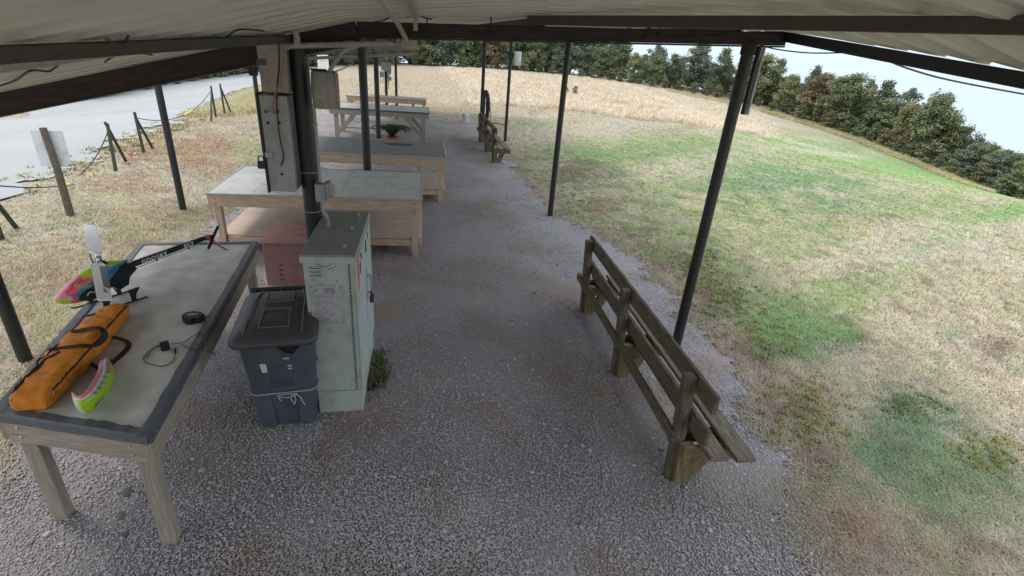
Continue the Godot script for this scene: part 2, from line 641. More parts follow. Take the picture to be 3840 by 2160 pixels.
func plan_ground() -> void:
	for q in [[1640, 243], [1700, 300], [1790, 392], [2000, 402], [2200, 425], [2400, 452], [2650, 480], [2890, 512], [2900, 470], [2840, 405], [2560, 345], [2200, 285], [1920, 252]]:
		var g := on_ground(q[0], q[1])
		tall_poly.append(Vector2(g.x, g.z))
	for q in [[-900, 1500], [-300, 960], [0, 770], [200, 650], [370, 590], [520, 505], [660, 460], [740, 420], [800, 375], [870, 345], [960, 322], [1040, 300], [1120, 272], [1010, 255], [900, 256], [770, 262], [690, 285], [500, 320], [300, 360], [100, 410], [-200, 500], [-900, 700]]:
		var g2 := on_ground(q[0], q[1])
		road_poly.append(Vector2(g2.x, g2.z))
	# lawn patches, each where the photograph shows it
	patch(3420, 1660, 290, 340, BLUEGREEN, 0.95)
	patch(3600, 1850, 250, 300, GREEN, 0.6)
	patch(2950, 1250, 240, 110, BLUEGREEN, 0.6)
	patch(2750, 1130, 130, 80, GREEN, 0.7)
	patch(2760, 780, 330, 140, OLIVE, 0.9)
	patch(2600, 1000, 200, 120, OLIVE, 0.6)
	patch(2800, 900, 260, 120, GREEN, 0.4)
	patch(2900, 660, 380, 70, BLUEGREEN, 0.85)
	patch(2500, 560, 330, 50, GREEN, 0.7)
	patch(2240, 572, 70, 18, BRIGHT, 0.9)
	patch(3300, 760, 330, 50, BLUEGREEN, 0.8)
	patch(3480, 640, 420, 50, BRIGHT, 0.95)
	patch(3250, 560, 260, 30, BRIGHT, 0.85)
	patch(3050, 500, 260, 28, OLIVE, 0.7)
	patch(3780, 790, 300, 60, BRIGHT, 0.9)
	patch(3560, 720, 300, 40, OLIVE, 0.7)
	patch(2120, 700, 160, 60, GREEN, 0.8)
	patch(2330, 880, 190, 60, GREEN, 0.8)
	patch(2020, 560, 90, 40, GREEN, 0.75)
	patch(2300, 760, 170, 70, TAN, 0.8)
	patch(3300, 950, 420, 110, STRAW, 0.8)
	patch(3650, 1050, 300, 160, TAN, 0.8)
	patch(3200, 820, 220, 40, DIRT, 0.5)
	patch(2900, 560, 420, 35, STRAW, 0.7)
	patch(3600, 860, 420, 50, STRAW, 0.7)
	patch(2330, 470, 420, 45, STRAW, 0.85)
	patch(3100, 1480, 240, 130, TAN, 0.85)
	patch(2830, 1640, 140, 110, OLIVE, 0.8)
	patch(2800, 1560, 120, 70, GREEN, 0.6)
	patch(3150, 1950, 190, 120, TAN, 0.7)
	patch(2990, 1800, 110, 180, GREEN, 0.75)
	patch(3030, 1560, 90, 60, RUSSET, 0.8)
	patch(3080, 1480, 70, 40, DIRT, 0.8)
	patch(2700, 1290, 110, 110, DIRT, 0.95)
	patch(2860, 1420, 130, 70, DIRT, 0.85)
	patch(2480, 960, 150, 90, BROWN, 0.9)
	patch(2620, 1080, 120, 90, BROWN, 0.8)
	patch(2560, 1010, 110, 60, DIRT, 0.6)
	patch(2420, 1040, 80, 40, GREEN, 0.8)
	patch(2220, 640, 140, 60, BROWN, 0.55)
	patch(2060, 850, 90, 90, RUSSET, 0.8)
	patch(3740, 1310, 90, 60, BROWN, 0.9)
	patch(3560, 1240, 80, 40, BLUEGREEN, 0.5)
	patch(3200, 1020, 120, 40, BROWN, 0.35)
	patch(2950, 930, 140, 50, OLIVE, 0.7)
	patch(2400, 720, 120, 50, OLIVE, 0.7)
	patch(3300, 2080, 180, 90, BROWN, 0.35)
	patch(3600, 2080, 200, 90, RUSSET, 0.35)
	patch(2640, 470, 90, 12, DIRT, 0.9)
	patch(2360, 475, 70, 9, Color(0.52, 0.47, 0.42), 0.9)
	for q in [[2140, 640, 80, 40], [2270, 770, 90, 45], [2400, 880, 100, 50], [2540, 990, 100, 55], [2680, 1140, 100, 60], [2800, 1330, 110, 60], [2960, 1540, 110, 70], [3060, 1700, 110, 80], [3230, 1960, 120, 90]]:
		patch(q[0], q[1], q[2], q[3], BROWN if q[0] % 4 == 0 else RUSSET, 0.75)
	patch(2720, 860, 420, 130, OLIVE, 0.7)
	patch(3080, 690, 300, 60, BLUEGREEN, 0.8)
	patch(3640, 700, 320, 40, BRIGHT, 0.8)
	patch(3120, 1100, 300, 90, OLIVE, 0.6)
	patch(640, 560, 260, 70, RUSSET, 0.8)
	patch(500, 690, 180, 60, RUSSET, 0.55)
	patch(880, 480, 110, 50, DIRT, 0.6)
	patch(940, 560, 60, 60, OLIVE, 0.8)
	patch(480, 850, 160, 60, OLIVE, 0.5)
	patch(330, 950, 120, 80, TAN, 0.8)
	patch(200, 1200, 120, 120, OLIVE, 0.55)
	patch(120, 1000, 90, 90, DIRT, 0.5)
	patch(700, 820, 90, 40, GREEN, 0.5)
	patch(880, 330, 120, 40, OLIVE, 0.5)

func tint(x: float, z: float, fine := true) -> Color:
	var n := n_patch.get_noise_2d(x, z)
	var m := n_mid.get_noise_2d(x, z)
	var c := TAN.lerp(STRAW, smoothstep(-0.2, 0.4, n))
	var q := uw(Vector3(x, 0, z))
	if q.x > -1.0 and q.y < 22.0:
		c = c.lerp(OLIVE, smoothstep(-0.35, 0.2, n_patch.get_noise_2d(x + 40.0, z - 17.0)) * 0.85)
		c = c.lerp(GREEN, smoothstep(0.1, 0.45, m) * 0.45)
	elif q.x < -4.0:
		c = c.lerp(RUSSET, smoothstep(-0.1, 0.4, n_patch.get_noise_2d(x * 1.5, z * 1.5 + 30.0)) * 0.6)
		c = c.lerp(OLIVE, smoothstep(0.05, 0.4, m) * 0.4)
	if z < -30.0:
		c = c.lerp(Color(0.56, 0.46, 0.33), smoothstep(-24.0, -36.0, z) * (0.75 if x < 10.0 else 0.0))
	for p in patch_grid.get(Vector2i(floori(x / 4.0), floori(z / 4.0)), []):
		var dx: float = x - p[0].x
		var dz: float = z - p[0].z
		if absf(dx) > p[6] or absf(dz) > p[6]:
			continue
		var a: float = (dx * p[2].z - dz * p[2].x) / p[3]
		var b: float = (dz * p[1].x - dx * p[1].z) / p[3]
		var d := sqrt(a * a + b * b) + m * 0.75 + n * 0.5
		var wgt: float = p[5] * smoothstep(1.2, 0.4, d + n_fine.get_noise_2d(x * 0.6, z * 0.6) * 0.45)
		if fine and wgt > 0.02:                           # single tufts take one colour or the other, so that edges are ragged
			wgt = 0.3 * wgt + (0.7 if rng.randf() < wgt else 0.0)
		c = c.lerp(p[4], wgt)
	if q.x > -1.0 and z > -34.0:
		c = c.lerp(BROWN, smoothstep(0.30, 0.55, n_mid.get_noise_2d(x * 1.7 + 71.0, z * 1.7)) * 0.45)
		c = c.lerp(STRAW, smoothstep(0.25, 0.5, n_mid.get_noise_2d(x * 1.3 - 20.0, z * 1.3 + 8.0)) * 0.5)
	var bd := pad(x, z)
	if bd > -1.1 and q.x > -3.0 and q.y < 12.0:
		c = c.lerp(DIRT, smoothstep(-1.0, -0.05, bd + m * 0.5) * 0.75)
	if fine:
		var v := 1.0 + n_fine.get_noise_2d(x, z) * 0.25 + m * 0.18
		c = Color(c.r * v, c.g * v, c.b * v)
	return c

func axis(lo: float, hi: float, mid: float, n: int, k: float) -> Array:      # coordinates packed closely round mid
	var out := []
	var a := asinh((lo - mid) / k)
	var b := asinh((hi - mid) / k)
	for i in n + 1:
		out.append(mid + k * sinh(lerpf(a, b, float(i) / n)))
	return out

func build_ground() -> void:
	var st := begin()
	var xs := axis(-260, 260, 1.5, 250, 6.0)
	var zs := axis(-330, 40, -6.0, 250, 6.0)
	for j in zs.size():
		for i in xs.size():
			var x: float = xs[i]
			var z: float = zs[j]
			var e := 0.6
			st.set_color(tint(x, z, false))
			st.set_uv(Vector2(x, z))
			st.set_normal(Vector3(th(x - e, z) - th(x + e, z), 2 * e, th(x, z - e) - th(x, z + e)).normalized())
			st.add_vertex(Vector3(x, th(x, z) + (n_mid.get_noise_2d(x * 0.5, z * 0.5) * 0.012 - 0.012 if absf(x) < 30.0 else 0.0), z))
	var nx := xs.size()
	for j in zs.size() - 1:
		for i in nx - 1:
			var a := j * nx + i
			for q in [a, a + 1, a + nx + 1, a, a + nx + 1, a + nx]:
				st.add_index(q)
	var gm := vmat(1.0, T.soil, Vector3(0.9, 0.9, 1), T.soil_bump, 1.2)
	var g := part(self, "ground", st, gm)
	g.set_meta("kind", "structure")
	# gravel pad under the roof: its own sheet with a ragged edge
	var sheet := begin()
	var cell := 0.1
	var gravel_tint := func(x: float, z: float) -> Color:
		var c := Color(0.475, 0.45, 0.478)
		c = c.lerp(Color(0.46, 0.34, 0.295), smoothstep(0.12, 0.45, n_mid.get_noise_2d(x * 0.7 + 9.0, z * 0.7)) * 0.6)
		c = c.lerp(Color(0.37, 0.355, 0.28), smoothstep(0.12, 0.45, n_mid.get_noise_2d(x * 0.5 - 31.0, z * 0.5)) * 0.55)
		var v := 1.0 + n_patch.get_noise_2d(x * 3.0, z * 3.0) * 0.18
		return Color(c.r * v, c.g * v, c.b * v)
	for jw in range(-90, 200):
		for iu in range(-80, 12):
			var c0 := P(iu * cell + 0.05, jw * cell + 0.05)
			if pad(c0.x, c0.z) < 0.0:
				continue
			var vs := []
			for k in [[0, 0], [1, 0], [1, 1], [0, 1]]:
				vs.append(P((iu + k[0]) * cell, (jw + k[1]) * cell))
			for k in [0, 2, 1, 0, 3, 2]:
				var v: Vector3 = vs[k]
				sheet.set_color(gravel_tint.call(v.x, v.z))
				sheet.set_uv(Vector2(v.x, v.z))
				sheet.set_normal(Vector3.UP)
				sheet.add_vertex(Vector3(v.x, 0.008 + n_mid.get_noise_2d(v.x, v.z) * 0.006, v.z))
	var pm := vmat(0.95, T.pebble, Vector3(1.1, 1.1, 1), T.pebble_bump, 1.5)
	var gp := part(self, "gravel_path", sheet, pm)
	gp.set_meta("kind", "structure")
	# stones lying on it
	var stone := stone_mesh(3)
	var xf := []
	var cs := PackedColorArray()
	var tries := 0
	while xf.size() < 160000 and tries < 700000:
		tries += 1
		var r := 1.5 * exp(rng.randf() * log(24.0 / 1.5))
		var a := rng.randf_range(-1.05, 1.0)
		var x := sin(a) * r
		var z := -cos(a) * r
		var d := pad(x, z)
		if d > 0.3 and rng.randf() < smoothstep(0.0, 0.4, n_patch.get_noise_2d(x * 4.0, z * 4.0)) * 0.6:
			continue
		if d < -0.05 and rng.randf() > 0.35 * exp(d * 3.0) + (0.3 if d > -0.2 else 0.0):
			continue
		var s := rng.randf_range(0.0032, 0.0075) * (1.0 + r * 0.05)
		if rng.randf() < 0.012:
			s *= rng.randf_range(1.5, 2.6)
		var b := Basis.from_euler(Vector3(rng.randf() * TAU, rng.randf() * TAU, rng.randf() * TAU)).scaled(Vector3(s, s * rng.randf_range(0.5, 0.9), s))
		xf.append(Transform3D(b, Vector3(x, 0.012 + s * 0.15 + th(x, z), z)))
		var t: Color = gravel_tint.call(x, z)
		var v := rng.randf_range(0.76, 1.16)
		if rng.randf() < 0.05:
			v *= 0.5
		cs.append(Color(t.r * v, t.g * v, t.b * v * rng.randf_range(0.95, 1.08)))
	stuff("gravel", "loose grey gravel stones spread under the shelter roof", "gravel", stone, M.stone, xf, cs)
	for b in [[480, 1850, 0.075], [455, 1940, 0.06], [470, 2010, 0.05], [430, 1690, 0.045], [285, 1865, 0.028], [1335, 2020, 0.022], [1355, 2040, 0.022], [1450, 1600, 0.03], [1480, 1590, 0.026], [2110, 1220, 0.03], [2480, 1690, 0.04], [2560, 1830, 0.035], [100, 1870, 0.022], [2090, 995, 0.03], [1640, 1930, 0.022]]:
		var bp := at(b[0], b[1])
		var o := part(self, "rock", stone_mesh(b[0]), mat(lin(0.20, 0.195, 0.205), 0.95, 0, T.speckle, Vector3(8, 8, 8), true))
		o.scale = Vector3(b[2], b[2] * 0.5, b[2] * 0.75) * (0.65 if b[2] > 0.04 else 0.9)
		o.position = bp + Vector3(0, b[2] * 0.16, 0)
		o.rotation.y = b[0]
		tag(o, "fist sized grey rock lying in the gravel" if b[2] > 0.04 else "grey pebble larger than the gravel around it", "rock", "larger rocks in the gravel" if b[2] > 0.04 else "larger pebbles in the gravel")
	# pale gravel road beyond the cable fence
	var rs := begin()
	var lo := road_poly[0]
	var hi := road_poly[0]
	for v in road_poly:
		lo = lo.min(v)
		hi = hi.max(v)
	var z := lo.y
	while z < minf(hi.y, 4.0):
		var stp := clampf(-z * 0.012, 0.12, 0.8)
		var x := maxf(lo.x, -70.0)
		while x < hi.x:
			var c := Vector2(x + stp / 2, z + stp / 2)
			var w := Vector2(n_mid.get_noise_2d(c.x * 0.6, c.y * 0.6), n_mid.get_noise_2d(c.x * 0.6 + 50.0, c.y * 0.6)) * 0.9
			if Geometry2D.is_point_in_polygon(c + w, road_poly):
				for k in [[0, 0], [1, 0], [1, 1], [0, 0], [1, 1], [0, 1]]:
					var vx: float = x + k[0] * stp
					var vz: float = z + k[1] * stp
					var n := 1.0 + n_patch.get_noise_2d(vx * 0.8, vz * 0.5) * 0.14 + n_mid.get_noise_2d(vx, vz) * 0.04
					rs.set_color(Color(0.455 * n, 0.462 * n, 0.47 * n))
					rs.set_uv(Vector2(vx, vz))
					rs.set_normal(Vector3.UP)
					rs.add_vertex(Vector3(vx, th(vx, vz) + 0.025, vz))
			x += stp
		z += stp
	var rm := vmat(0.95, T.soil, Vector3(0.5, 0.5, 1), T.soil_bump, 0.3)
	var ro := part(self, "gravel_road", rs, rm)
	ro.set_meta("kind", "structure")

func stone_mesh(sd: int) -> Mesh:
	var rr := RandomNumberGenerator.new()
	rr.seed = sd
	var rings := []
	for i in 4:
		var ring := []
		var y: float = [-0.8, -0.25, 0.35, 0.8][i]
		var rad: float = [0.5, 1.0, 0.95, 0.45][i]
		for k in 6:
			var a := TAU * k / 6 + i * 0.4
			var q := rad * rr.randf_range(0.75, 1.2)
			ring.append(Vector3(cos(a) * q, y * rr.randf_range(0.8, 1.15), sin(a) * q))
		rings.append(ring)
	return loft(rings, true, true, null, true).commit()

func blade(st: SurfaceTool, base: Vector3, dir: float, h: float, wide: float, lean: float) -> void:
	var s := Vector3(cos(dir), 0, sin(dir))
	var o := Vector3(-sin(dir), 0, cos(dir))
	var a := base - s * wide * 0.5
	var b := base + s * wide * 0.5
	var m := base + Vector3(0, h * 0.6, 0) + o * lean * h * 0.35
	var t := base + Vector3(0, h, 0) + o * lean * h
	var n := (Vector3.UP - o * 0.7).normalized()
	var ma := m - s * wide * 0.4
	var mb := m + s * wide * 0.4
	tri(st, a, b, mb, n)
	tri(st, a, mb, ma, n)
	tri(st, ma, mb, t, n)

func tuft(sd: int, blades: int, spread: float, h: float, wide: float, lean: float) -> Mesh:
	var rr := RandomNumberGenerator.new()
	rr.seed = sd
	var st := begin()
	for i in blades:
		var a := rr.randf() * TAU
		var q := sqrt(rr.randf()) * spread
		blade(st, Vector3(cos(a) * q, -0.005, sin(a) * q), rr.randf() * TAU, h * rr.randf_range(0.5, 1.2), wide * rr.randf_range(0.7, 1.3), lean * rr.randf_range(0.2, 1.6))
	return st.commit()

func build_grass() -> void:
	var lawn := tuft(1, 12, 0.05, 0.020, 0.0045, 1.5)
	var xf := []
	var cs := PackedColorArray()
	var tries := 0
	while xf.size() < 240000 and tries < 900000:
		tries += 1
		var r := 2.2 * exp(rng.randf() * log(64.0 / 2.2))
		var a := rng.randf_range(-1.0, 1.0)
		var x := sin(a) * r
		var z := -cos(a) * r
		var d := pad(x, z)
		if d > -0.02 and rng.randf() > 0.02:
			continue
		if x < -6.0 and Geometry2D.is_point_in_polygon(Vector2(x, z), road_poly):
			continue
		if r > 24.0 and Geometry2D.is_point_in_polygon(Vector2(x, z), tall_poly):
			continue
		var c := tint(x, z)
		if c.r < 0.30 and c.g < 0.21 and rng.randf() < 0.85:
			continue
		if d > -0.5 and rng.randf() < 0.45:
			continue
		var s := rng.randf_range(0.7, 1.35) * (1.0 + r * 0.022)
		var b := Basis(Vector3.UP, rng.randf() * TAU).scaled(Vector3(s, s * rng.randf_range(0.7, 1.3), s))
		xf.append(Transform3D(b, Vector3(x, th(x, z) - 0.004, z)))
		var v := rng.randf_range(0.85, 1.25)
		cs.append(Color(c.r * v, c.g * v, c.b * v))
	stuff("lawn_grass", "short dry and green lawn grass around the shelter", "grass", lawn, M.grass, xf, cs)
	var tall := tuft(2, 24, 0.28, 0.27, 0.0075, 0.9)
	xf = []
	cs = PackedColorArray()
	var lo := tall_poly[0]
	var hi := tall_poly[0]
	for v in tall_poly:
		lo = lo.min(v)
		hi = hi.max(v)
	for i in 60000:
		var q := Vector2(rng.randf_range(lo.x, hi.x), lerpf(hi.y, lo.y, rng.randf() * rng.randf()))
		if not Geometry2D.is_point_in_polygon(q + Vector2(n_mid.get_noise_2d(q.x, q.y), n_mid.get_noise_2d(q.y, q.x)) * 1.5, tall_poly):
			continue
		var dens := n_patch.get_noise_2d(q.x * 0.8, q.y * 0.8)
		if rng.randf() < 0.25 - dens * 0.9:
			continue
		var s := rng.randf_range(0.55, 1.25) * (1.0 - clampf((-q.y - 30.0) * 0.004, 0.0, 0.3))
		xf.append(Transform3D(Basis(Vector3.UP, rng.randf() * TAU).scaled(Vector3(s * 1.2, s, s * 1.2)), Vector3(q.x, th(q.x, q.y) - 0.01, q.y)))
		var v := rng.randf_range(0.92, 1.12)
		var c := Color(0.68, 0.585, 0.47).lerp(Color(0.56, 0.43, 0.27), clampf(rng.randf() * 0.3 + n_mid.get_noise_2d(q.x * 0.3, q.y * 0.3) * 1.2, 0.0, 0.7))
		cs.append(Color(c.r * v, c.g * v, c.b * v))
	# a golden rough strip beside the road and one along the wood
	for i in 9000:
		var e := [0.0, 0.0]
		if i < 3500:
			var t := rng.randf()
			var q := on_line([[885, 430], [960, 372], [1060, 330], [1130, 300]], t)
			e = [q.x + rng.randf_range(-1.6, 0.6), q.z + rng.randf_range(-1.5, 1.5)]
		else:
			var t2 := rng.randf()
			var q2 := edge_point(lerpf(2500, 3900, t2), rng.randf_range(-9.0, -2.5))
			e = [q2.x, q2.z]
		var s2 := rng.randf_range(0.5, 1.1)
		xf.append(Transform3D(Basis(Vector3.UP, rng.randf() * TAU).scaled(Vector3(s2 * 1.3, s2, s2 * 1.3)), Vector3(e[0], th(e[0], e[1]) - 0.01, e[1])))
		var v2 := rng.randf_range(0.75, 1.15)
		var c2 := Color(0.50, 0.42, 0.24).lerp(Color(0.22, 0.25, 0.10), rng.randf() * 0.5 + (0.3 if n_patch.get_noise_2d(e[0], e[1]) > 0.1 else 0.0))
		cs.append(Color(c2.r * v2, c2.g * v2, c2.b * v2))
	stuff("tall_dry_grass", "tall pale dry grass left standing in the field", "grass", tall, M.grass, xf, cs)
	# low green weeds on the road edges, in the lawn and by the cabinet
	var weed := tuft(4, 16, 0.06, 0.055, 0.016, 1.0)
	xf = []
	cs = PackedColorArray()
	for i in 4200:
		var q3: Vector3
		var c3 := Color(0.16, 0.21, 0.05)
		var s3 := rng.randf_range(0.7, 1.4)
		if i < 350:
			q3 = on_line([[180, 670], [380, 590], [540, 520], [640, 480], [740, 425], [800, 385], [870, 348], [960, 325]], rng.randf()) + Vector3(rng.randfn() * 0.35, 0, rng.randfn() * 0.5)
			s3 *= 1.35
			c3 = Color(0.40, 0.36, 0.21)
		elif i < 3000:
			q3 = on_line([[0, 432], [150, 400], [320, 372], [480, 330], [650, 292], [760, 270], [930, 258]], rng.randf()) + Vector3(rng.randfn() * 0.5, 0, rng.randfn() * 0.9)
			s3 *= 3.0
			c3 = Color(0.30, 0.28, 0.13)
		elif i < 3160:
			q3 = at(1385 + absf(rng.randfn()) * 20.0, 1400 + rng.randfn() * 28.0)
			c3 = Color(0.15, 0.165, 0.08)
		else:
			var spots := [[2600, 1000, 30], [2660, 1050, 40], [2680, 1110, 50], [2780, 1150, 60], [2630, 970, 30], [2900, 1260, 60], [3420, 1530, 40], [3000, 1480, 50], [2000, 420, 10], [2140, 720, 60], [3050, 1600, 60], [3700, 1700, 60]]
			var sp: Array = spots[i % spots.size()]
			q3 = on_ground(sp[0] + rng.randfn() * sp[2] * 1.4, sp[1] + rng.randfn() * sp[2] * 0.7)
			c3 = Color(0.25, 0.27, 0.075) if i % 3 else Color(0.15, 0.20, 0.07)
			s3 *= 0.55
		var v3 := rng.randf_range(0.7, 1.25)
		xf.append(Transform3D(Basis(Vector3.UP, rng.randf() * TAU).scaled(Vector3.ONE * s3), Vector3(q3.x, th(q3.x, q3.z), q3.z)))
		cs.append(Color(c3.r * v3, c3.g * v3, c3.b * v3))
	stuff("weeds", "low green weeds along the road edges and in the lawn", "weeds", weed, M.grass, xf, cs)
	# straws lying on the gravel
	xf = []
	cs = PackedColorArray()
	var straw := begin()
	box(straw, Vector3(0.09, 0.002, 0.0022), Transform3D.IDENTITY, 0.0005)
	for i in 420:
		var r := 1.8 * exp(rng.randf() * log(10.0 / 1.8))
		var a := rng.randf_range(-0.9, 0.8)
		var x := sin(a) * r
		var z := -cos(a) * r
		xf.append(Transform3D(Basis.from_euler(Vector3(0, rng.randf() * TAU, rng.randf_range(-0.1, 0.1))).scaled(Vector3.ONE * rng.randf_range(0.5, 1.6)), Vector3(x, 0.026, z)))
		cs.append(Color(0.48, 0.42, 0.33) * rng.randf_range(0.6, 1.1))
	stuff("straw", "scattered dry straws lying on the gravel", "straw", straw.commit(), M.grass, xf, cs)

func on_line(pts: Array, t: float) -> Vector3:
	var f := t * (pts.size() - 1)
	var i := mini(int(f), pts.size() - 2)
	return on_ground(lerpf(pts[i][0], pts[i + 1][0], f - i), lerpf(pts[i][1], pts[i + 1][1], f - i))

# ---------------------------------------------------------------- the wood round the field
var wood := [[300, 70], [600, 78], [900, 84], [1250, 92], [1500, 95], [1920, 95], [2200, 93], [2560, 90], [2800, 88], [3000, 84], [3190, 80], [3300, 77], [3530, 72], [3840, 65], [4200, 58]]

func edge_point(px: float, behind: float) -> Vector3:    # a point of the wood's edge in the direction of photo column px
	var d := ray(px, 350.0)
	var h := Vector2(d.x, d.z).normalized() * (lookup(wood, px) + behind)
	return Vector3(h.x, th(h.x, h.y), h.y)

func crown_mesh(sd: int, tall: float, leaves: int, size: float, base: Color, low: float) -> Mesh:     # leaf faces gathered in clumps through an uneven volume
	var rr := RandomNumberGenerator.new()
	rr.seed = sd
	var st := begin()
	var clumps := []
	var n := 58
	for i in n:
		var h := rr.randf()
		var wide := sin(clampf(h * 0.92 + 0.1, 0, 1) * PI) ** 0.6
		var a := rr.randf() * TAU
		var q := sqrt(rr.randf()) * (0.30 + 0.10 * sin(a * 2.0 + sd)) * tall * wide * rr.randf_range(0.65, 1.25)
		var y := tall * (low + (1.0 - low) * h * rr.randf_range(0.86, 1.0))
		clumps.append([Vector3(cos(a) * q, y, sin(a) * q), tall * rr.randf_range(0.06, 0.13), rr.randf_range(0.8, 1.2), rr.randf()])
	for i in leaves:
		var c: Array = clumps[i % n]
		var v := Vector3(rr.randfn(), rr.randfn() * 0.7, rr.randfn())
		if v.length() > 2.2:
			v = v.normalized() * 2.0
		var o: Vector3 = c[0] + v * c[1] * 0.5
		if o.y < 0.05:
			o.y = rr.randf() * 0.3
		var nrm := (v.normalized() + Vector3(rr.randfn(), rr.randfn() + 0.5, rr.randfn()) * 0.8).normalized()
		var x := nrm.cross(Vector3(rr.randfn(), rr.randfn(), rr.randfn())).normalized()
		var y2 := nrm.cross(x)
		var s := size * rr.randf_range(0.6, 1.4)
		var k := 1.0
		var col := Color(base.r * k * (0.92 + 0.22 * c[3]), base.g * k, base.b * k)
		var quad4 := [o - x * s, o - y2 * s * 0.45, o + x * s, o + y2 * s * 0.45]
		for q in [0, 2, 1, 0, 3, 2]:
			st.set_color(col)
			st.set_normal(nrm)
			st.set_uv(Vector2.ZERO)
			st.add_vertex(quad4[q])
	return st.commit()

func trunk_mesh(sd: int, tall: float) -> Mesh:
	var rr := RandomNumberGenerator.new()
	rr.seed = sd
	var st := begin()
	var bend := Vector3(rr.randf_range(-0.4, 0.4), 0, rr.randf_range(-0.4, 0.4))
	var pts := [Vector3(0, -0.2, 0), Vector3(0, tall * 0.25, 0) + bend * 0.4, Vector3(0, tall * 0.55, 0) + bend, Vector3(0, tall * 0.85, 0) + bend * 0.6]
	tube_to(st, pts, [0.16, 0.13, 0.09, 0.03], 7)
	for i in 6:
		var a := rr.randf() * TAU
		var h := rr.randf_range(0.2, 0.65)
		var s := Vector3(0, tall * h, 0) + bend * minf(h * 1.8, 1.0)
		var e := s + Vector3(cos(a), rr.randf_range(0.4, 1.0), sin(a)) * tall * rr.randf_range(0.14, 0.26)
		tube_to(st, [s, (s + e) / 2 + Vector3(0, 0.15, 0), e], [0.06, 0.045, 0.015], 5)
	return st.commit()

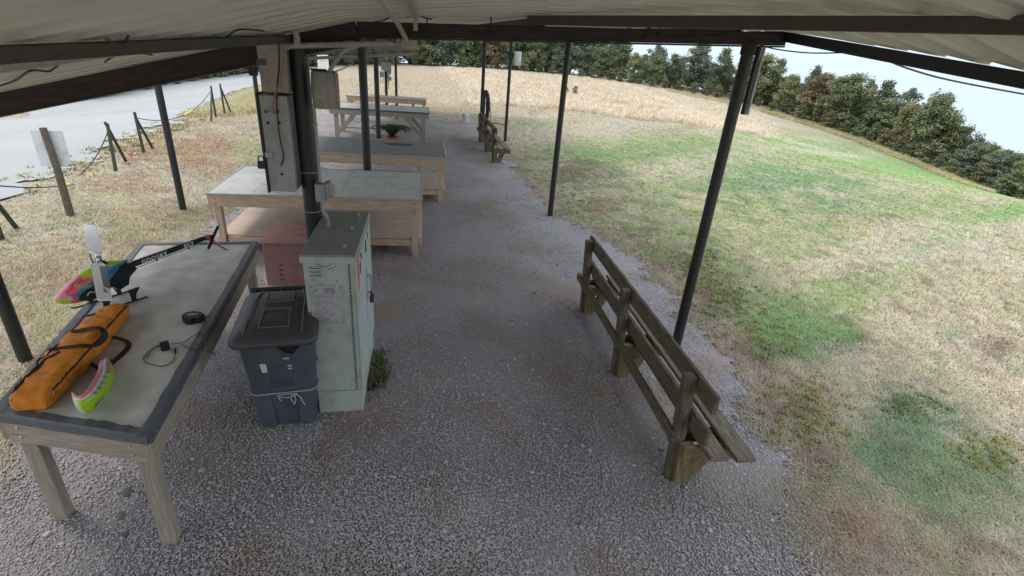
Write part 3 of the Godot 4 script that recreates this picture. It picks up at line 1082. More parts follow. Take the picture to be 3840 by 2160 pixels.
func build_trees() -> void:
	var kinds := [
		["dark green broadleaf tree in the wood's edge", Color(0.115, 0.148, 0.078)],
		["mid green leafy tree in the wood's edge", Color(0.165, 0.196, 0.098)],
		["yellowish green leafy tree in the wood's edge", Color(0.205, 0.222, 0.098)],
		["rusty brown leafed tree in the wood's edge", Color(0.185, 0.155, 0.085)],
		["dusky grey green tree in the wood's edge", Color(0.152, 0.178, 0.122)]]
	var crowns := []
	var trunks := []
	for k in kinds.size():
		var set_ := []
		for j in 3:
			set_.append(crown_mesh(100 + k * 7 + j, 6.0, 7600, 0.122, kinds[k][1], 0.06))
		crowns.append(set_)
	for j in 3:
		trunks.append(trunk_mesh(50 + j, 6.0))
	var own := {2440: "grey green tree beside the gap where the bare tree stands", 2600: "broad open crowned tree behind the bare tree", 2690: "dark tree just behind the dark right post of the shelter", 3080: "rusty brown tree against the sky beside the tallest round tree", 3195: "tall round crowned tree rising above the rusty brown tree", 3255: "narrow dusky tree behind the tall round crowned tree", 3420: "slim pale tree top poking above the wood's edge", 3530: "tall vine draped tree rising alone above the small shed", 3490: "rusty brown tree at the foot of the vine draped tree", 3630: "yellowish tree directly behind the small shed", 2960: "low spreading yellowish tree before the taller wood"}
	var put := func(px: float, behind: float, tall: float, kind: int, j: int, wide := 1.0) -> void:
		var q := edge_point(px, behind)
		var t := thing("tree", own.get(int(px), kinds[kind][0]) if px == floorf(px) else kinds[kind][0], "tree", q, rng.randf() * TAU, "trees of the wood round the field")
		part(t, "trunk", trunks[j], M.bark)
		part(t, "crown", crowns[kind][j], M.leaf)
		var s := tall / 6.0
		t.scale = Vector3(s * wide, s, s * wide)
	# those whose outline shows against the sky: photo column, metres behind the edge, height, kind
	for a in [[2440, 6, 6.2, 4, 1.0], [2600, 5, 7.6, 4, 1.2], [2690, 3, 6.6, 0, 1.1], [2790, 1, 6.6, 1, 1.2], [2840, 2, 6.9, 2, 1.2], [2900, 4, 6.3, 0, 1.0], [2960, 0, 5.0, 2, 1.3], [3040, 5, 6.4, 4, 0.9], [3080, 1, 6.2, 3, 1.3], [3150, -1, 6.3, 1, 1.1], [3195, -1, 6.9, 1, 1.05], [3255, 4, 6.5, 4, 0.8], [3320, 6, 6.3, 0, 1.1], [3350, 2, 5.1, 1, 1.3], [3420, 5, 6.6, 4, 0.9], [3440, 1, 5.0, 2, 1.3], [3530, 0, 7.0, 1, 0.95], [3560, 3, 6.4, 0, 1.0], [3490, 0, 4.6, 3, 1.2], [3630, 3, 5.0, 2, 1.1], [3690, 4, 4.2, 0, 1.2], [3750, 1, 3.3, 4, 1.4], [3800, 3, 3.7, 1, 1.2], [3860, 0, 3.2, 4, 1.5], [3930, 2, 3.4, 0, 1.4], [3985, -1, 3.0, 1, 1.5], [4060, 1, 3.2, 4, 1.5]]:
		put.call(a[0], a[1], a[2], a[3], int(a[0]) % 3, a[4])
	# the closed front of the wood
	var px := 380.0
	var i := 0
	while px < 2560.0:
		var k: int = [0, 1, 0, 2, 1, 0, 4, 1, 0, 3, 1, 2, 0, 4][i % 14]
		put.call(px + rng.randf_range(-15, 15), rng.randf_range(-1.0, 2.5), rng.randf_range(6.0, 8.5) if px < 2150 else rng.randf_range(4.6, 6.2), k, i % 3, rng.randf_range(1.05, 1.3))
		px += rng.randf_range(48, 72)
		i += 1
	px = 420.0
	while px < 2330.0:
		put.call(px + rng.randf_range(-20, 20), rng.randf_range(5.0, 9.0), rng.randf_range(8.5, 11.5) if px < 2150 else rng.randf_range(6.2, 7.4), [0, 4, 1][i % 3], i % 3, 1.3)
		px += rng.randf_range(46, 62)
		i += 1
	px = 2400.0
	while px < 3950.0:
		put.call(px, rng.randf_range(6.0, 10.0), 4.4 if px < 3600 else 3.2, [0, 1, 4][i % 3], i % 3, 1.5)
		px += rng.randf_range(55, 75)
		i += 1
	# brush along the foot of the wood
	var bush := []
	for k in 3:
		bush.append(crown_mesh(300 + k, 2.4, 1500, 0.10, [kinds[1][1], kinds[0][1], Color(0.175, 0.165, 0.09)][k], 0.0))
	px = 560.0
	while px < 3940.0:
		var q := edge_point(px, rng.randf_range(-3.2, -1.4))
		var k: int = [1, 0, 1, 2][i % 4]
		var b := part(self, "bush", bush[k], M.leaf)
		tag(b, ["green bush at the foot of the wood", "dark green bush at the foot of the wood", "brown dry bush at the foot of the wood"][k], "bush", "bushes at the foot of the wood")
		b.position = q
		b.rotation.y = rng.randf() * TAU
		b.scale = Vector3.ONE * rng.randf_range(0.5, 1.0) * Vector3(1.5, 1, 1.5)
		px += rng.randf_range(40, 70)
		i += 1
	# a few single plants in the rough
	for a in [[2155, 357, 0.32], [2125, 348, 0.2], [3270, 506, 0.5], [3245, 498, 0.45], [3310, 540, 0.5], [3345, 548, 0.45], [3700, 690, 0.4]]:
		var g := on_ground(a[0], a[1])
		var b2 := part(self, "shrub", bush[0], M.leaf)
		tag(b2, "small green shrub standing alone in pale dry grass" if a[0] < 2500 else "low green shrub on the mown field before the wood", "shrub", "shrubs in the rough" if a[0] < 2500 else "shrubs before the wood")
		b2.position = g
		b2.rotation.y = a[0]
		b2.scale = Vector3(1.2, 1.0, 1.2) * a[2]
	# bare tree
	var bt := thing("bare_tree", "leafless grey tree standing before the gap in the wood", "tree", edge_point(2545, -1), 0.0)
	var st := begin()
	tube_to(st, [Vector3(0, 0, 0), Vector3(0.1, 2.5, 0), Vector3(-0.1, 5.6, 0)], [0.08, 0.05, 0.01], 6)
	part(bt, "trunk", st, M.old_post)
	for k in 12:
		var h := 1.6 + k * 0.3
		var a := k * 2.4
		part(bt, "branch", tube([Vector3(0.05, h, 0), Vector3(cos(a) * 0.5, h + 0.7, sin(a) * 0.5), Vector3(cos(a) * 0.8, h + 1.5, sin(a) * 0.8)], [0.03, 0.02, 0.006], 5), M.old_post)

# ---------------------------------------------------------------- the shelter
var roof_line := [[-7.6, 2.03], [-6.05, 2.43], [-3.4, 3.13], [-2.17, 3.27], [0.0, 3.345], [0.6, 3.335]]

func roof(u: float, w: float) -> float:                  # underside of the roof sheets
	return lookup(roof_line, u) + clampf(w, 0.0, 10.0) * 0.03 + maxf(w - 10.0, 0.0) * 0.012 - 0.11 * clampf(-w, 0.0, 3.4) * smoothstep(-0.9, 0.35, u)

func build_shelter() -> void:
	var s := thing("shelter", "open shelter with corrugated metal roof on dark steel posts", "shelter")
	# posts: foot (u, w), radius
	for a in [[0.0, 0.0, 0.055], [-0.33, 5.1, 0.055], [0.05, 14.1, 0.055], [0.11, 23.1, 0.055], [-3.87, 0.0, 0.075], [-3.87, 4.7, 0.068], [-4.03, 9.3, 0.06], [-4.0, 18.6, 0.055], [-6.61, 0.06, 0.055], [-7.12, 4.94, 0.055], [-7.2, 10.45, 0.055]]:
		var foot := P(a[0], a[1])
		var top: float = roof(a[0], a[1]) - 0.1
		var po := part(s, "post", tube([foot + Vector3(0, -0.1, 0), foot + Vector3(0, top, 0)], a[2], 14), M.post)
		if a[2] < 0.06 and a[1] < 6:
			part(po, "weld_collar", tube([foot + Vector3(0, top - 0.12, 0), foot + Vector3(0, top - 0.02, 0)], a[2] + 0.012, 12), M.beam)
	# cross beams over each row of posts, in two lengths that meet near the middle
	for w in [0.0, 4.9, 10.2, 14.1, 18.6, 23.1]:
		var kink := [[-6.75 if w < 2.0 else -7.35, -3.4], [-3.4, 0.32]]
		for k in kink:
			var dp := 0.15 if k[0] < -5.0 else 0.105
			var a: Vector3 = P(k[0], w, roof(k[0], w) - 0.01 - dp / 2)
			var b: Vector3 = P(k[1], w, roof(k[1], w) - 0.01 - dp / 2)
			part(s, "beam", stick(a, b, dp, 0.09, Vector3.UP, 0.006), M.beam)
			if w == 0.0:
				part(s, "beam_flange", stick(a + Vector3(0, -dp / 2 - 0.009, 0) + W * 0.01, b + Vector3(0, -dp / 2 - 0.009, 0) + W * 0.01, 0.014, 0.12, Vector3.UP, 0.002), M.post)
	for u in [-3.62, -2.86, -2.35, -0.9]:                       # splice plates on the front beam
		part(s, "splice_plate", boxat(Vector3(0.012, 0.112, 0.012), P(u, -0.05, roof(u, 0) - 0.0675), 0.002, Vector3(0, yaw, 0)), M.beam)
	part(s, "splice_plate", boxat(Vector3(0.03, 0.112, 0.02), P(-1.0, -0.055, roof(-1.0, 0) - 0.068), 0.002, Vector3(0, yaw, 0)), M.beam)
	# purlins that carry the sheets; those of the near bay run slantwise from the middle of the front beam
	var pur := [
		[on_purlin(1075, 100, -0.12), on_roof(0, 205, 0.034)],
		[on_purlin(1985, 66, -0.12), on_purlin(3840, 165, -2.8)]]
	for q in pur:
		part(s, "purlin", stick(q[0], q[0] + (q[1] - q[0]) * 1.25, 0.055 if q[1].x < 0.0 else 0.065, 0.05, Vector3.UP, 0.004), M.purlin)
	for u in [-5.2, -1.9, -0.1]:
		var a2: Vector3 = P(u, 0.06, roof(u, 0.06) - 0.045)
		var b2: Vector3 = P(u, 23.2, roof(u, 23.2) - 0.045)
		part(s, "purlin", stick(a2, b2, 0.08, 0.05, Vector3.UP, 0.004), M.purlin)
	# eaves
	part(s, "eave_rail", stick(P(0.30, 23.2, roof(0.3, 23.2) - 0.05), P(0.30, 0.0, roof(0.30, 0) - 0.05), 0.10, 0.05, Vector3.UP), M.post)
	part(s, "eave_rail", stick(P(0.30, 0.0, roof(0.30, 0) - 0.04), P(0.30, -3.2, roof(0.30, -3.2) - 0.04), 0.08, 0.05, Vector3.UP), M.post)
	part(s, "eave_rail", stick(P(-6.15, 23.2, roof(-6.15, 23.2) - 0.05), P(-6.15, 2.5, roof(-6.15, 2.5) - 0.05), 0.10, 0.05, Vector3.UP), M.beam)
	# roof sheets, ribs running across the shelter
	var rf := Node3D.new()
	rf.name = "roof"
	s.add_child(rf)
	var prof := [[0.0, 0.0], [0.05, 0.0], [0.072, 0.038], [0.13, 0.038], [0.136, 0.030], [0.15, 0.030], [0.156, 0.038], [0.228, 0.038], [0.25, 0.0], [0.30, 0.0]]
	var w0 := -9.0  # rows behind the camera are unseen, added to darken the near gravel
	var row := 0
	while w0 < 23.3:
		for side in 2:
			var us := [-6.5 if w0 < 2.4 else -6.2, -6.05, -4.6, -3.4, -2.93] if side == 0 else [-2.98, -2.17, -1.1, -0.4, 0.0, 0.42]  # unseen left edge cut short so more daylight gets under the roof
			var st := begin()
			st.set_smooth_group(-1)
			var lift := 0.004 if side == 0 else 0.0
			for i in us.size() - 1:
				for rep in 3:
					for k in prof.size() - 1:
						var v := []
						for c in [[i, k], [i, k + 1], [i + 1, k + 1], [i + 1, k]]:
							var ww: float = w0 + rep * 0.30 + prof[c[1]][0] + (0.012 if rep == 2 and c[1] == prof.size() - 1 else 0.0)
							v.append(P(us[c[0]], ww, roof(us[c[0]], ww) + lift + 0.005 * (1.0 - (ww - w0) / 0.9) + prof[c[1]][1]))
						for q in [0, 1, 2, 0, 2, 3]:
							st.set_uv(Vector2(v[q].x, v[q].z))
							st.add_vertex(v[q])
			st.generate_normals()
			part(rf, "sheet", st, M.sheet)
		w0 += 0.9
		row += 1
	# lap strip where the two lengths of sheet meet
	part(s, "lap_strip", stick(P(-2.95, -4.2, roof(-2.95, -4.2) - 0.004), P(-2.95, -0.06, roof(-2.95, 0) - 0.004), 0.006, 0.03, Vector3.UP, 0.001), M.board_grey)
	part(s, "lap_bracket", boxat(Vector3(0.035, 0.09, 0.03), P(-2.95, -0.09, roof(-2.95, 0) - 0.05), 0.003, Vector3(0, yaw, 0)), M.board_grey)

func on_roof(px: float, py: float, below := 0.02) -> Vector3:    # the point just under the roof sheets or beam seen at a photo pixel
	var q := on_w(px, py, -0.1)
	for i in 190:
		var w := -3.9 + i * 0.02
		q = on_w(px, py, w)
		var v := uw(q)
		if q.y > roof(v.x, v.y) - below:
			break
	return q

func on_purlin(px: float, py: float, w: float) -> Vector3:
	var q := on_w(px, py, w)
	var v := uw(q)
	return Vector3(q.x, roof(v.x, v.y) - 0.04, q.z)

# ---------------------------------------------------------------- tables
func plank_row(parent: Node, called: String, across: int, lo: float, hi: float, other_lo: float, other_hi: float, y: float, thick: float, m: Material, gap := 0.004, n := 6) -> void:
	var step := (hi - lo) / n
	for i in n:                                           # boards side by side; across 0: laid out along x, 2: along z
		var mid := lo + (i + 0.5) * step
		var size := Vector3(step - gap, thick, other_hi - other_lo) if across == 0 else Vector3(other_hi - other_lo, thick, step - gap)
		var pos := Vector3(mid, y, (other_lo + other_hi) / 2) if across == 0 else Vector3((other_lo + other_hi) / 2, y, mid)
		part(parent, called, boxat(size, pos, 0.003), m)

func build_tables() -> void:
	# the long table with a carpeted top and a rubber edge
	var quad4 := [Vector2(-5.77, 0.79), Vector2(-4.66, 0.88), Vector2(-4.39, -2.20), Vector2(-5.31, -1.93)]   # its corners: a little out of square
	var cen := Vector2(-5.03, -0.62)
	var t := thing("workbench", "long raw wood table with grey carpet top and dark rubber edge", "table", P(cen.x, cen.y), yaw)
	var cs := []
	var flat := []
	for q in quad4:
		cs.append(Vector3(q.x - cen.x, 0, -(q.y - cen.y)))
		flat.append(Vector2(q.x - cen.x, q.y - cen.y) * 0.985)
	part(t, "tabletop", slab(flat, 0.03, Transform3D(Basis(Vector3.RIGHT, Vector3.FORWARD, Vector3.UP), Vector3(0, 0.905, 0))), M.carpet)
	for i in 4:
		var p0: Vector3 = cs[i]
		var p1: Vector3 = cs[(i + 1) % 4]
		var mid := (p0 + p1) / 2
		var al := (p1 - p0).normalized()
		var inw := -(mid - al * mid.dot(al)).normalized()
		part(t, "edging", edge_strip(p0 + Vector3(0, 0.9225 + 0.0006 * (i % 2), 0), p1 + Vector3(0, 0.9225 + 0.0006 * (i % 2), 0), 1), M.rubber)
		var trim := al * (0.002 if i % 2 else 0.045)
		part(t, "apron", stick(p0 + trim + inw * 0.018 + Vector3(0, 0.798, 0), p1 - trim + inw * 0.018 + Vector3(0, 0.798, 0), 0.155, 0.036, Vector3.UP), M.raw)
		for e in [0, 1]:
			for by in [0.765, 0.835]:
				part(t, "bolt", boxat(Vector3(0.02, 0.02, 0.02), (p0 + al * 0.13 if e == 0 else p1 - al * 0.13) + inw * 0.002 + Vector3(0, by, 0), 0.006), M.steel)
		var lg: Vector3 = cs[i] * 0.945
		part(t, "leg", boxat(Vector3(0.085, 0.885, 0.085), Vector3(cs[i].x - signf(cs[i].x) * 0.085, 0.4425, lg.z), 0.006, Vector3(0, 0.06, 0)), M.raw)
	# tables of tan painted wood
	table_tan(Vector2(-5.85, -2.90), Vector2(2.76, 4.50), 0.92, "tan painted table with grey top under the grey wall boxes", false, true)
	table_tan(Vector2(-5.85, -2.42), Vector2(5.78, 7.62), 0.95, "tan painted table with a grey plank top and dark round stain", true, true)
	table_braced(Vector2(-5.85, -2.68), Vector2(13.0, 14.6), 0.96)
	table_tan(Vector2(-5.85, -2.75), Vector2(17.1, 18.0), 0.97, "tan painted table with pale top standing farthest along the shelter", false, false)

func edge_strip(a: Vector3, b: Vector3, s: int) -> SurfaceTool:       # rubber strip folded over a table edge, slightly wavy
	var rings := []
	var d := (b - a)
	var x := d.cross(Vector3.UP).normalized() * s
	x = x if s != 0 else x
	for i in 25:
		var q := a + d * (i / 24.0)
		var wob := n_mid.get_noise_2d(q.x * 4.0 + i, q.z * 4.0) * 0.004
		var o := d.normalized()
		var out := (q - Vector3(0, q.y, 0)).normalized()
		out = (out - o * out.dot(o)).normalized()
		rings.append([q - out * (0.055 + wob * 3), q - out * (0.055 + wob * 3) + Vector3(0, 0.006 + wob, 0), q + Vector3(0, 0.008 + wob, 0), q + out * 0.012 + Vector3(0, -0.004, 0), q + out * 0.013 + Vector3(0, -0.05 + wob, 0), q + out * 0.006 + Vector3(0, -0.052, 0)])
	return loft(rings, true, true, null, true)

func table_tan(us: Vector2, ws: Vector2, h: float, label: String, planks: bool, shelf: bool) -> void:
	var t := thing("workbench", label, "table", P((us.x + us.y) / 2, (ws.x + ws.y) / 2), yaw)
	var hx := (us.y - us.x) / 2
	var hz := (ws.y - ws.x) / 2
	if planks:
		plank_row(t, "top_plank", 2, -hz + 0.03, hz - 0.03, -hx + 0.03, hx - 0.03, h - 0.012, 0.024, M.top_plank, 0.004, 12)
	else:
		part(t, "tabletop", boxat(Vector3(hx * 2 - 0.05, 0.022, hz * 2 - 0.05), Vector3(0, h - 0.012, 0), 0.003), M.top_grey)
		for k in 4:
			part(t, "seam", boxat(Vector3(0.003, 0.0015, hz * 2 - 0.07), Vector3(-hx + hx * 2 * (k + 1) / 5.0, h - 0.0005, 0), 0.0005), M.ink)
	for sz in [-1, 1]:
		part(t, "edge_trim", boxat(Vector3(hx * 2, 0.03, 0.028), Vector3(0, h - 0.011, sz * (hz - 0.012)), 0.005), M.strip)
		part(t, "apron", boxat(Vector3(hx * 2 - 0.03, 0.16, 0.038), Vector3(0, h - 0.108, sz * (hz - 0.03)), 0.004), M.tan)
	for sx in [-1, 1]:
		part(t, "edge_trim", boxat(Vector3(0.028, 0.03, hz * 2 - 0.06), Vector3(sx * (hx - 0.012), h - 0.0105, 0), 0.005), M.strip)
		part(t, "apron", boxat(Vector3(0.038, 0.16, hz * 2 - 0.11), Vector3(sx * (hx - 0.04), h - 0.107, 0), 0.004), M.tan)
		for sz in [-1, 1]:
			part(t, "leg", boxat(Vector3(0.09, h - 0.03, 0.09), Vector3(sx * (hx - 0.11), (h - 0.03) / 2, sz * (hz - 0.10)), 0.005), M.tan)
			if sz > 0:
				for by in [-0.07, -0.15]:
					part(t, "bolt", lathe_at([Vector2(0.001, 0.008), Vector2(0.011, 0.005), Vector2(0.012, 0.0)], Vector3(sx * (hx - 0.11), h + by, hz - 0.009), 1), M.brass)
		part(t, "leg", boxat(Vector3(0.09, h - 0.03, 0.06), Vector3(sx * (hx - 0.55), (h - 0.03) / 2, -hz + 0.09), 0.005), M.tan)
	for k in [-0.55, 0.1, 0.62]:
		for by in [-0.075, -0.10]:
			part(t, "nail_head", boxat(Vector3(0.008, 0.008, 0.004), Vector3(hx * k, h + by, hz - 0.0105), 0.001), M.ink)
	if shelf:
		plank_row(t, "shelf_board", 2, -hz + 0.10, hz - 0.12, -hx + 0.06, hx - 0.03, 0.27, 0.02, M.tan_shelf, 0.005, 4)
		for sz in [-1, 1]:
			part(t, "shelf_rail", boxat(Vector3(hx * 2 - 0.34, 0.10, 0.038), Vector3(0, 0.208, sz * (hz - 0.10)), 0.004), M.tan)
		for sx in [-1, 1]:
			part(t, "shelf_bearer", boxat(Vector3(0.04, 0.09, hz * 2 - 0.2), Vector3(sx * (hx - 0.03), 0.212, 0), 0.004), M.tan)
	if planks:
		var ring := []
		for k in 22:
			var a := TAU * k / 22
			ring.append(Vector2(cos(a) * 0.33 * (1.0 + 0.1 * sin(a * 3)), sin(a) * 0.17 * (1.0 + 0.1 * cos(a * 2))))
		part(t, "stain", slab(ring, 0.0016, Transform3D(Basis.from_euler(Vector3(-PI / 2, 0, 0)), Vector3(0.72, h + 0.0012, -0.35))), mat(lin(0.13, 0.13, 0.13), 0.9, 0, T.speckle, Vector3(5, 5, 5), true))

func lathe_at(profile: Array, pos: Vector3, axis_z: int) -> SurfaceTool:
	var rings := []
	for p in profile:
		var r := []
		for k in 10:
			var a := TAU * k / 10
			r.append(pos + Vector3(cos(a) * p.x, sin(a) * p.x, p.y * axis_z))
		rings.append(r)
	return loft(rings)

func table_braced(us: Vector2, ws: Vector2, h: float) -> void:
	var t := thing("workbench", "raw wood table with dark edged top and diagonal braces", "table", P((us.x + us.y) / 2, (ws.x + ws.y) / 2), yaw)
	var hx := (us.y - us.x) / 2
	var hz := (ws.y - ws.x) / 2
	part(t, "tabletop", boxat(Vector3(hx * 2 - 0.06, 0.03, hz * 2 - 0.06), Vector3(0, h - 0.015, 0), 0.004), M.top_grey)
	for s in [-1, 1]:
		part(t, "edging", boxat(Vector3(hx * 2, 0.05, 0.03), Vector3(0, h - 0.02, s * (hz - 0.014)), 0.006), M.rubber)
		part(t, "edging", boxat(Vector3(0.03, 0.05, hz * 2 - 0.06), Vector3(s * (hx - 0.014), h - 0.021, 0), 0.006), M.rubber)
		part(t, "apron", boxat(Vector3(hx * 2 - 0.04, 0.15, 0.04), Vector3(0, h - 0.12, s * (hz - 0.03)), 0.005), M.raw)
		part(t, "apron", boxat(Vector3(0.04, 0.15, hz * 2 - 0.1), Vector3(s * (hx - 0.04), h - 0.12, 0), 0.005), M.raw)
		for z in [-1, 1]:
			part(t, "leg", boxat(Vector3(0.13, h - 0.05, 0.09), Vector3(s * (hx - 0.20), (h - 0.05) / 2, z * (hz - 0.12)), 0.006), M.raw)
			part(t, "brace", stick(Vector3(s * (hx - 0.20), 0.12, z * (hz - 0.05)), Vector3(s * (hx - 0.80), h - 0.14, z * (hz - 0.05)), 0.12, 0.038, Vector3.RIGHT), M.raw)

# ---------------------------------------------------------------- benches
func bench(pos: Vector3, turn: float, spots: Array, over_near: float, over_far: float, label: String) -> void:
	var t := thing("park_bench", label, "bench", pos, turn, "")
	var far: float = spots[-1] + over_far
	var long: float = far + over_near
	var mid := -(far - over_near) / 2
	for i in spots.size():
		var z: float = -spots[i]
		part(t, "back_post", stick(Vector3(0.0, -0.04, z), Vector3(-0.06, 0.98, z), 0.085, 0.085, Vector3.RIGHT, 0.006), M.bench)
		part(t, "front_leg", stick(Vector3(0.12, -0.04, z), Vector3(0.30, 0.40, z), 0.13, 0.05, Vector3.RIGHT, 0.006), M.bench_leg)
		part(t, "back_leg", stick(Vector3(0.045, -0.04, z + 0.068), Vector3(0.02, 0.40, z + 0.068), 0.11, 0.05, Vector3.RIGHT, 0.006), M.bench_leg)
		part(t, "cross_member", boxat(Vector3(0.50, 0.12, 0.045), Vector3(0.22, 0.355, z + 0.118), 0.006), M.bench_leg)
		part(t, "cross_member", boxat(Vector3(0.50, 0.12, 0.045), Vector3(0.22, 0.355, z - 0.075), 0.006), M.bench)
		part(t, "gusset", boxat(Vector3(0.035, 0.13, 0.12), Vector3(-0.06, 0.37, z - 0.02), 0.006, Vector3(0, 0, 0.35)), M.bench)
	part(t, "back_board", stick(Vector3(0.01, 0.92, over_near), Vector3(0.01, 0.92, -far), 0.15, 0.04, Vector3.UP, 0.007), M.bench)
	part(t, "back_board", stick(Vector3(0.035, 0.615, over_near - 0.02), Vector3(0.035, 0.615, -far + 0.05), 0.14, 0.04, Vector3.UP, 0.007), M.bench)
	part(t, "back_rail", stick(Vector3(-0.085, 0.44, 0.03), Vector3(-0.085, 0.44, -far), 0.09, 0.045, Vector3.UP, 0.008), M.bench)
	part(t, "seat_plank", boxat(Vector3(0.15, 0.04, long), Vector3(0.165, 0.436, mid), 0.008), M.bench_top)
	part(t, "seat_plank", boxat(Vector3(0.16, 0.04, long + 0.04), Vector3(0.365, 0.438, mid), 0.008), M.bench_top)

func build_benches() -> void:
	var a := at(2512, 1784)
	var b := at(2188, 1168)
	var d := b - a
	var l := d.length()
	bench(a, atan2(-d.x, -d.z), [0.0, l * 0.51, l], 0.29, 0.16, "weathered brown wooden bench beside the dark post, seen from behind")
	var a2 := at(1850, 610)
	var b2 := at(1800, 535)
	var d2 := b2 - a2
	var l2 := d2.length()
	bench(a2, atan2(-d2.x, -d2.z), [0.0, l2 * 0.5, l2], 0.25, 0.35, "weathered wooden bench with the black hose coil hanging behind it")

# ---------------------------------------------------------------- service cabinet
func build_cabinet() -> void:
	var t := thing("service_cabinet", "pale green metal service cabinet with a placard and padlocked doors", "cabinet", P(-3.60, -0.36), yaw)
	var hx := 0.19
	var hz := 0.55
	part(t, "skirt", boxat(Vector3(hx * 2 - 0.012, 0.24, hz * 2 - 0.012), Vector3(0, 0.12, 0), 0.004), M.cabinet)
	part(t, "body", boxat(Vector3(hx * 2, 1.20, hz * 2), Vector3(0, 0.841, 0), 0.005), M.cabinet)
	part(t, "skirt_joint", boxat(Vector3(hx * 2 - 0.03, 0.004, 0.004), Vector3(0, 0.238, hz - 0.006), 0.001), M.ink)
	var top := part(t, "top", loft([rrect(hx + 0.018, hz + 0.02, 0.012, 1.44, 3), rrect(hx + 0.018, hz + 0.02, 0.012, 1.49, 3), rrect(hx + 0.008, hz + 0.01, 0.012, 1.502, 3)], true, true, null, true), M.cabinet_top)
	part(top, "front_lip", boxat(Vector3(hx * 2 + 0.03, 0.048, 0.004), Vector3(0, 1.465, hz + 0.0225), 0.001), M.cabinet)
	for b in [[0.10, 0.40], [0.12, -0.42], [-0.10, -0.1], [0.1, -0.05]]:
		part(top, "roof_bolt", tube([Vector3(b[0], 1.502, b[1]), Vector3(b[0], 1.515, b[1])], 0.02, 12), M.cabinet_top)
		part(top, "roof_nut", tube([Vector3(b[0], 1.515, b[1]), Vector3(b[0], 1.528, b[1])], 0.010, 6), M.cabinet)
	# front: hinge strip, vents, placard
	part(t, "hinge", boxat(Vector3(0.012, 1.17, 0.012), Vector3(hx - 0.045, 0.84, hz + 0.003), 0.003), M.dark)
	for i in 39:
		part(t, "hinge_knuckle", boxat(Vector3(0.008, 0.018, 0.012), Vector3(hx - 0.045, 0.275 + i * 0.03, hz + 0.007), 0.003), M.placard)
	for i in 3:
		part(t, "vent", boxat(Vector3(0.085, 0.010, 0.012), Vector3(-0.105, 1.335 + i * 0.032, hz + 0.003), 0.004, Vector3(0.5, 0, 0)), M.cabinet)
		part(t, "vent_slot", boxat(Vector3(0.085, 0.006, 0.004), Vector3(-0.105, 1.325 + i * 0.032, hz + 0.001), 0.001), M.matte_black)
	var pl := part(t, "placard", boxat(Vector3(0.255, 0.345, 0.004), Vector3(-0.035, 1.075, hz + 0.004), 0.001), M.placard)
	var ink := begin()
	for i in 5:
		box(ink, Vector3(0.075 + 0.012 * (i % 2), 0.004, 0.001), Transform3D(Basis.IDENTITY, Vector3(-0.01, 1.222 - i * 0.010, hz + 0.0066)), 0.0002)
	part(pl, "print", ink, M.ink)
	var soft := begin()
	var rr := RandomNumberGenerator.new()
	rr.seed = 4
	for i in 19:
		var wid := rr.randf_range(0.08, 0.19) if i % 4 != 3 else 0.05
		if i > 8:
			wid *= 0.6
		box(soft, Vector3(wid, 0.003, 0.001), Transform3D(Basis.IDENTITY, Vector3(-0.135 + wid / 2 + 0.0, 1.165 - i * 0.0125, hz + 0.0066)), 0.0002)
	part(pl, "print", soft, M.ink_soft)
	part(pl, "print", stick(Vector3(-0.125, 1.215, hz + 0.0067), Vector3(-0.095, 1.19, hz + 0.0067), 0.003, 0.001, Vector3.RIGHT, 0.0002), M.ink)
	part(pl, "print", stick(Vector3(-0.095, 1.215, hz + 0.0068), Vector3(-0.125, 1.19, hz + 0.0068), 0.003, 0.001, Vector3.RIGHT, 0.0002), M.ink)
	for b in [[-0.145, 1.228], [0.075, 1.228], [-0.145, 0.92], [0.075, 0.92], [-0.01, 0.985], [-0.13, 1.29], [0.05, 1.28], [0.03, 1.37], [-0.05, 0.84], [-0.16, 0.36], [0.11, 0.36], [0.1, 0.29]]:
		part(t, "rivet", lathe_at([Vector2(0.001, 0.004), Vector2(0.005, 0.003), Vector2(0.006, 0.0)], Vector3(b[0], b[1], hz + (0.006 if b[1] > 0.9 and b[1] < 1.25 else 0.0)), 1), M.ink)
	for s in [[[-0.10, 1.43], [-0.03, 1.40], [0.03, 1.432]], [[-0.02, 1.37], [0.05, 1.405]]]:
		var pts := []
		for q in s:
			pts.append(Vector3(q[0], q[1], hz + 0.001))
		part(t, "scratch", tube(curve(pts, 4), 0.002, 4), M.ink)
	for b in [[-0.17, 1.0, 0.018, 0.03], [-0.155, 0.78, 0.012, 0.045], [-0.165, 0.58, 0.014, 0.06]]:
		part(t, "scuff", slab(oval(b[2], b[3] * 0.5, 9, 3), 0.001, Transform3D(Basis.from_euler(Vector3(0, 0, 0.3)), Vector3(b[0], b[1], hz + 0.0006))), M.ink)
	# doors on the side towards the path
	for d in [[0.29, 0.50], [-0.255, 0.55]]:
		part(t, "door", boxat(Vector3(0.012, 1.17, d[1]), Vector3(hx + 0.006, 0.845, d[0]), 0.004), M.cabinet_door)
	part(t, "door_edge", boxat(Vector3(0.016, 1.18, 0.022), Vector3(hx + 0.003, 0.842, hz - 0.002), 0.005), M.cabinet)
	var han := part(t, "door_handle", tube(curve([Vector3(hx + 0.012, 1.05, -0.06), Vector3(hx + 0.045, 1.06, -0.06), Vector3(hx + 0.05, 0.98, -0.06), Vector3(hx + 0.05, 0.90, -0.06), Vector3(hx + 0.012, 0.89, -0.06)], 4), 0.009, 8), M.conduit)
	part(han, "escutcheon", boxat(Vector3(0.004, 0.24, 0.05), Vector3(hx + 0.014, 1.0, -0.06), 0.001), M.cabinet)
